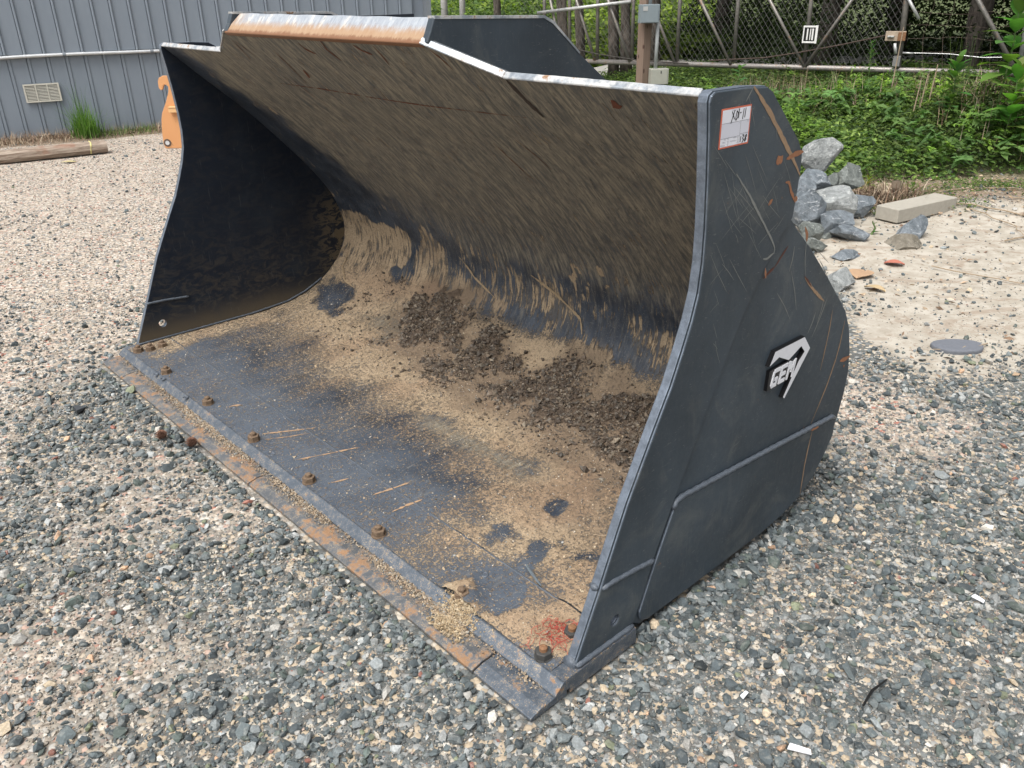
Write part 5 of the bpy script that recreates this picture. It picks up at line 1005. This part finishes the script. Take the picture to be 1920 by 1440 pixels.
def sprigs(name, n, xr, yr, L0, leaf, col, lab, maskf):
    x = rng.uniform(*xr, n); y = rng.uniform(*yr, n); k = rng.random(n) < maskf(x, y); x, y = x[k], y[k]; n = len(x)
    z = cover_h(x, y)-.03; a = rng.uniform(0, 2*np.pi, n); L = L0*rng.uniform(.6, 1.3, n); el = rng.uniform(.2, 1.2, n); P = []; C = []; SZ = []
    base = jit(np.array(col)[rng.integers(0, len(col), n)], .2)
    for j in range(9):
        t = (j+1)/9; px = x+np.cos(a)*np.cos(el)*L*t; py = y+np.sin(a)*np.cos(el)*L*t; pz = z+np.sin(el)*L*t-.35*L*t*t
        for sd in (-1, 1): P.append(np.stack([px+rng.normal(0, .004, n), py+rng.normal(0, .004, n), pz], -1)); C.append(base*(.85+.35*t)); SZ.append(leaf*(1.15-.5*t)*rng.uniform(.8, 1.2, n))
    leaves(name, np.concatenate(P), np.concatenate(SZ), np.concatenate(C), aspect=.48, kind='stuff', label=lab, category='ground cover', droop=.15)
sprigs('leafy_sprigs', 2600, (2.2, 9), (6.9, 12), .26, .055, [(.11, .20, .045), (.16, .27, .05), (.07, .13, .035), (.20, .32, .05)], 'arching leafy sprigs sticking out of the green bank', lambda x, y: bank_mask(x, y)*sstep(fbm(x, y, 1.1, 3), .40, .58)*(x < .72*y+.6)*(1-.7*sstep(y, 9, 11)))
sprigs('big_leaf_weeds', 420, (2.6, 9), (7.6, 10.5), .34, .12, [(.10, .19, .06), (.14, .24, .07)], 'larger leaved weeds scattered through the bank', lambda x, y: bank_mask(x, y)*sstep(fbm(x+5, y, .9, 3), .45, .6)*(x < .72*y+.6))
# scattered small weeds at the margin between dirt and bank
n = 7000; c = np.stack([rng.uniform(2.5, 5.6, 60), rng.uniform(6.1, 7.3, 60)], -1); i = rng.integers(0, 60, n); x = c[i, 0]+rng.normal(0, .09, n); y = c[i, 1]+rng.normal(0, .07, n); z = g_height(x, y)+rng.random(n)*.06
leaves('margin_weeds', np.stack([x, y, z], -1), rng.uniform(.014, .03, n), gcol(n, 0, 5, .2), kind='stuff', label='sparse small weeds creeping onto the bare soil below the bank', cat='weeds')
# dead grass, canes and litter
n = 1500; c = np.array([(4.6, 9.6), (3.4, 9.9), (5.4, 9.2), (3.0, 10.2), (6.0, 8.9), (4.9, 8.3)]); i = rng.integers(0, len(c), n); x = c[i, 0]+rng.normal(0, .32, n); y = c[i, 1]+rng.normal(0, .3, n)
blades('dead_grass', np.stack([x, y, cover_h(x, y)-.1], -1), rng.uniform(.12, .42, n), .007, jit(BROWN[rng.integers(0, 5, n)]*.8, .2), .8, None, DRY, 3, kind='stuff', label='dead tan grass stalks standing among the green bank plants', cat='dead grass')
n = 4200; x = rng.uniform(1.9, 6, n); y = rng.uniform(3.3, 7.6, n); k = rng.random(n) < .16*(fbm(x, y, 2.2) > .5)+.06+.75*sstep(y+.7*(fbm(x, y, 1.6)-.5)*2, 5.6, 6.4); x, y = x[k], y[k]
leaves('leaf_litter', np.stack([x, y, g_height(x, y)+.006+rng.random(len(x))*.012], -1), rng.uniform(.02, .06, len(x)), jit(BROWN[rng.integers(0, 5, len(x))], .2), mat=DRY, aspect=.4, droop=0, kind='stuff', label='dry brown leaves and litter on the soil at right', cat='leaf litter')
n = 900; a = rng.normal(0, 1, (n, 2))*[.14, .1]+[3.0, 6.6]; blades('dead_leaf_heap', np.stack([a[:, 0], a[:, 1], g_height(a[:, 0], a[:, 1])], -1), rng.uniform(.04, .2, n), .014, jit(BROWN[rng.integers(0, 5, n)]*.8, .2), 1.3, None, DRY, 2, kind='stuff', label='heap of dead brown fronds beside the rock pile', cat='litter')
# loose twigs on the soil
for (pts, r, lab) in [([(3.0, 6.75), (3.9, 6.72), (4.7, 6.5)], .006, 'long straight pale twig crossing the bare soil'), ([(3.45, 6.35), (3.9, 6.0), (4.4, 5.85)], .007, 'bent pale twig on soil beyond the concrete block'), ([(3.5, 6.25), (3.65, 5.85), (3.55, 5.5)], .005, 'short pale twig right of the concrete block'),
                      ([(3.4, 5.5), (3.9, 5.75), (4.6, 6.05)], .006, 'twig lying diagonally at the right edge'), ([(2.62, 4.95), (3.1, 4.6), (3.7, 4.4)], .004, 'thin trailing vine runner on pale sand'), ([(3.9, 6.4), (4.3, 6.2), (4.9, 6.25)], .005, 'crooked twig below the leafy bank'), ([(2.35, 3.75), (2.2, 3.7), (2.02, 3.72)], .004, 'thin twig touching the flat dark stone')]:
    mb = MB(); P = []
    for (a, b), (c, d) in zip(pts, pts[1:]):
        for t in np.linspace(0, 1, 6)[:-1]: x, y = a+(c-a)*t+random.uniform(-.015, .015), b+(d-b)*t+random.uniform(-.015, .015); P.append((x, y, float(g_height(x, y))+.012+random.uniform(0, .01)))
    mb.tube(P, [r*(1-.6*i/len(P)) for i in range(len(P))], 5); mb.build('twig', TWIG, label=lab, cat='twig')
mb = MB(); mb.tube([(2.47, 6.83, 0), (3.07, 6.80, 0.0)], .0, 3); st_ = MB(); st_.tube([(0, 0, -.02), (.01, 0, .10), (.005, 0, .15)], [.045, .034, .036], 10); st_.build('stump', BARK, None, smooth=True, loc=(3.09, 6.62, float(g_height(3.09, 6.62))), label='small cut stump standing in dead leaves near the rocks', cat='stump')

# individual leafy plants
def broad_plant(name, x, y, h, nl, lsize, lab, col=(.09, .19, .04), cat='plant', narrow=.38, group=None, updir=.5):
    z0 = float(cover_h(np.array([x]), np.array([y]))[0])-.12 if y > 7 else float(g_height(x, y)); T = empty(name, (x, y, z0), 0, label=lab, cat=cat, group=group)
    mb = MB(); mb.tube([(0, 0, 0), (.02, 0, h*.5), (.0, .02, h)], [.009, .007, .003], 6); mb.build('stem', simple('green_stem', (.10, .16, .05), .6, .2), T)
    V = []; F = []; cols = []
    for i in range(nl):
        t = .15+.85*i/nl; a = i*2.4+random.uniform(-.3, .3); el = (updir+.9*(t-.5))+random.uniform(-.35, .35); L = lsize*(1.1-.45*t)*random.uniform(.8, 1.15); d = Vector((math.cos(a)*math.cos(el), math.sin(a)*math.cos(el), math.sin(el))); s = Vector((-math.sin(a), math.cos(a), 0)); up = s.cross(d)*-1
        p = Vector((.01, .005, h*t)); b = len(V); cc = tuple(c*random.uniform(.75, 1.3) for c in col)
        rows = [(0, .02), (.2, .7), (.45, 1), (.7, .78), (.9, .32), (1.0, .02)]
        for q, w in rows:
            cpt = p+d*(L*q)-Vector((0, 0, 1))*(L*.28*q*q); V += [cpt-s*(L*narrow/2*w)+up*(.03*L*w), cpt-up*0, cpt+s*(L*narrow/2*w)+up*(.03*L*w)]; cols += [cc]*3
        for j in range(len(rows)-1):
            for m in (0, 1): F.append((b+j*3+m, b+j*3+m+1, b+j*3+3+m+1, b+j*3+3+m))
    V = np.array([tuple(v) for v in V]); fastmesh('foliage', V, np.array(F), LEAF, T, smooth=True, nper=4, cols={'col': np.array(cols)})
broad_plant('broadleaf_weed', 4.72, 8.3, 1.0, 26, .36, 'tall broad-leaved green weed rising over the gate rail at the right edge', (.12, .25, .05), narrow=.52)
broad_plant('broadleaf_weed', 4.62, 7.9, .70, 26, .32, 'lower broad-leaved weed at the right edge, below the tallest one', (.13, .26, .05), narrow=.45)
broad_plant('broadleaf_weed', 4.98, 7.8, .62, 24, .32, 'broad-leaved weed cut by the right edge of the view', (.11, .23, .05), narrow=.52)
broad_plant('broadleaf_weed', 4.30, 8.4, .55, 30, .24, 'broad-leaved weed just left of the tallest weed', (.085, .17, .045), narrow=.4)
broad_plant('horseweed', 4.07, 9.9, .62, 64, .13, 'upright narrow-leaved horseweed below the middle of the gate', (.075, .15, .045), narrow=.16, updir=.35)
broad_plant('broadleaf_weed', 2.75, 10.4, .45, 18, .18, 'pale broad-leaved weed just above the side plate top', (.14, .24, .09), narrow=.4)
broad_plant('seedling', 3.0, 6.95, .14, 14, .10, 'yellow-green seedling between the rock pile and the bank', (.20, .28, .05), narrow=.35)
broad_plant('seedling', 2.72, 7.0, .12, 12, .10, 'yellow-green seedling right behind the top rock', (.17, .26, .06), narrow=.35)
broad_plant('seedling', 2.52, 5.62, .09, 10, .05, 'tiny dark seedling right of the front rocks', (.06, .12, .035), narrow=.35)
broad_plant('seedling', 3.22, 6.6, .12, 16, .07, 'pinnate green seedling by the stump', (.13, .22, .04), narrow=.35)
n = 3; TG = empty('tall_grass', (4.95, 9.55, .25), 0, label='tall thin green grass stalks in front of the bottom rail', cat='grass'); n = 16; blades('blades', np.stack([rng.normal(0, .08, n), rng.normal(0, .08, n), np.zeros(n)], -1), rng.uniform(.45, .95, n), .016, gcol(n, 1, 4), .12, TG)
for (x, y, h, lab) in [(4.25, 9.0, .30, 'dry cane, leftmost of the short dead canes'), (4.32, 9.02, .34, 'dry cane, middle of the short dead canes'), (4.38, 8.98, .40, 'dry cane, rightmost of the short dead canes'), (4.55, 10.3, .75, 'tall dead cane below the latch box')]:
    mb = MB(); mb.tube([(0, 0, 0), (.02, 0, h)], [.008, .005], 6); mb.build('dead_cane', TWIG, loc=(x, y, float(cover_h(np.array([x]), np.array([y]))[0])-.08), label=lab, cat='cane')

# small litter on gravel --------------------------------------------------------
def curl_leaf(name, x, y, L, w, rz, col, lab, h=.02):
    V = []; F = []; n = 6
    for i in range(n+1):
        t = i/n; ww = w*math.sin(math.pi*min(.97, t*.9+.06)); z = h*math.sin(t*3)+.004
        V += [((t-.5)*L, -ww/2, z+h*.7), ((t-.5)*L, 0, z), ((t-.5)*L, ww/2, z+h*.5)]
    for i in range(n):
        for m in (0, 1): F.append((i*3+m, i*3+m+1, i*3+m+4, i*3+m+3))
    V += [(a, b, c-.0015) for a, b, c in V]; m_ = len(V)//2; F += [tuple(q+m_ for q in f[::-1]) for f in F]
    o = mesh(name, V, F, simple('leaf_'+name, col, .7, .25, 30), loc=(x, y, float(g_height(x, y))+.004), label=lab, cat='leaf', fix=False); o.scale = (1, 1.5, .7); o.rotation_euler = (0, 0, rz)
curl_leaf('red_leaf', 2.43, 5.02, .12, .06, -.4, (.36, .13, .09), 'red fallen leaf on the sandy soil before the brown rock')
curl_leaf('tan_leaf', 2.16, 4.86, .17, .10, .9, (.36, .24, .15), 'curled orange-tan dead leaf right of the side plate'); curl_leaf('tan_leaf', 2.14, 4.60, .13, .05, -.9, (.38, .29, .17), 'narrow yellow-tan leaf below the curled leaf')
curl_leaf('yellow_leaf', -4.75, 9.12, .16, .06, .1, (.42, .36, .18), 'yellowish leaf lying before the timber log', .012)
for (x, y, w, d, rz, lab) in [(1.345, 1.885, .035, .014, -.9, 'small white plastic chip on gravel at the right'), (.66, 1.372, .055, .016, -.3, 'white plastic chip at the bottom edge of the view'), (.575, 1.54, .03, .010, .8, 'tiny white flake on the gravel near the bottom')]:
    mb = MB(); mb.prism([(-w/2, -d/2, 0), (w/2, -d*.3, 0), (w*.45, d*.5, 0), (-w*.4, d*.6, 0)], (0, 0, .003)); o = mb.build('plastic_chip', simple('white_plastic', (.75, .76, .78), .4, .03), loc=(x, y, .022), label=lab, cat='plastic chip'); o.rotation_euler = (.15, .1, rz)
mb = MB(); mb.tube([(.86, 1.50, .022), (.90, 1.545, .024), (.955, 1.585, .021)], [.003, .004, .002], 5); mb.build('rubber_strip', simple('black_rubber', (.01, .01, .01), .5, .1), label='thin black rubber strip on the gravel at lower right', cat='strip')
for (x, y, lab) in [(-1.43, 2.95, 'small brown pine cone on gravel left of the cutting edge'), (-1.285, 2.885, 'small brown pine cone nearer the cutting edge')]:
    V = []; F = []; 
    for i in range(70):
        t = i/70; a = i*2.4; rr = .017*math.sin(math.pi*(.12+.8*t)); z = .034*t; c, s = math.cos(a), math.sin(a); b = len(V); r1 = rr+.007
        V += [(rr*.5*c-.004*s, rr*.5*s+.004*c, z), (rr*.5*c+.004*s, rr*.5*s-.004*c, z), (r1*c+.003*s, r1*s-.003*c, z+.004), (r1*c-.003*s, r1*s+.003*c, z+.004)]; F.append((b, b+1, b+2, b+3))
    mesh('pine_cone', V, F, simple('cone_brown', (.14, .07, .045), .85, .3), loc=(x, y, .008), fix=False, label=lab, cat='pine cone')
me = rockmesh(.05, .035, .03, 77, 6); me.materials.append(simple('near_black_stone', (.04, .045, .05), .7, .2)); o = bpy.data.objects.new('stone', me); COL.objects.link(o); o.location = (-1.885, 3.205, .015); tag(o, 'near-black stone on pale grit at the left', 'stone')
print('tris', sum(len(o.data.loops)-2*len(o.data.polygons) for o in bpy.data.objects if o.type == 'MESH'))
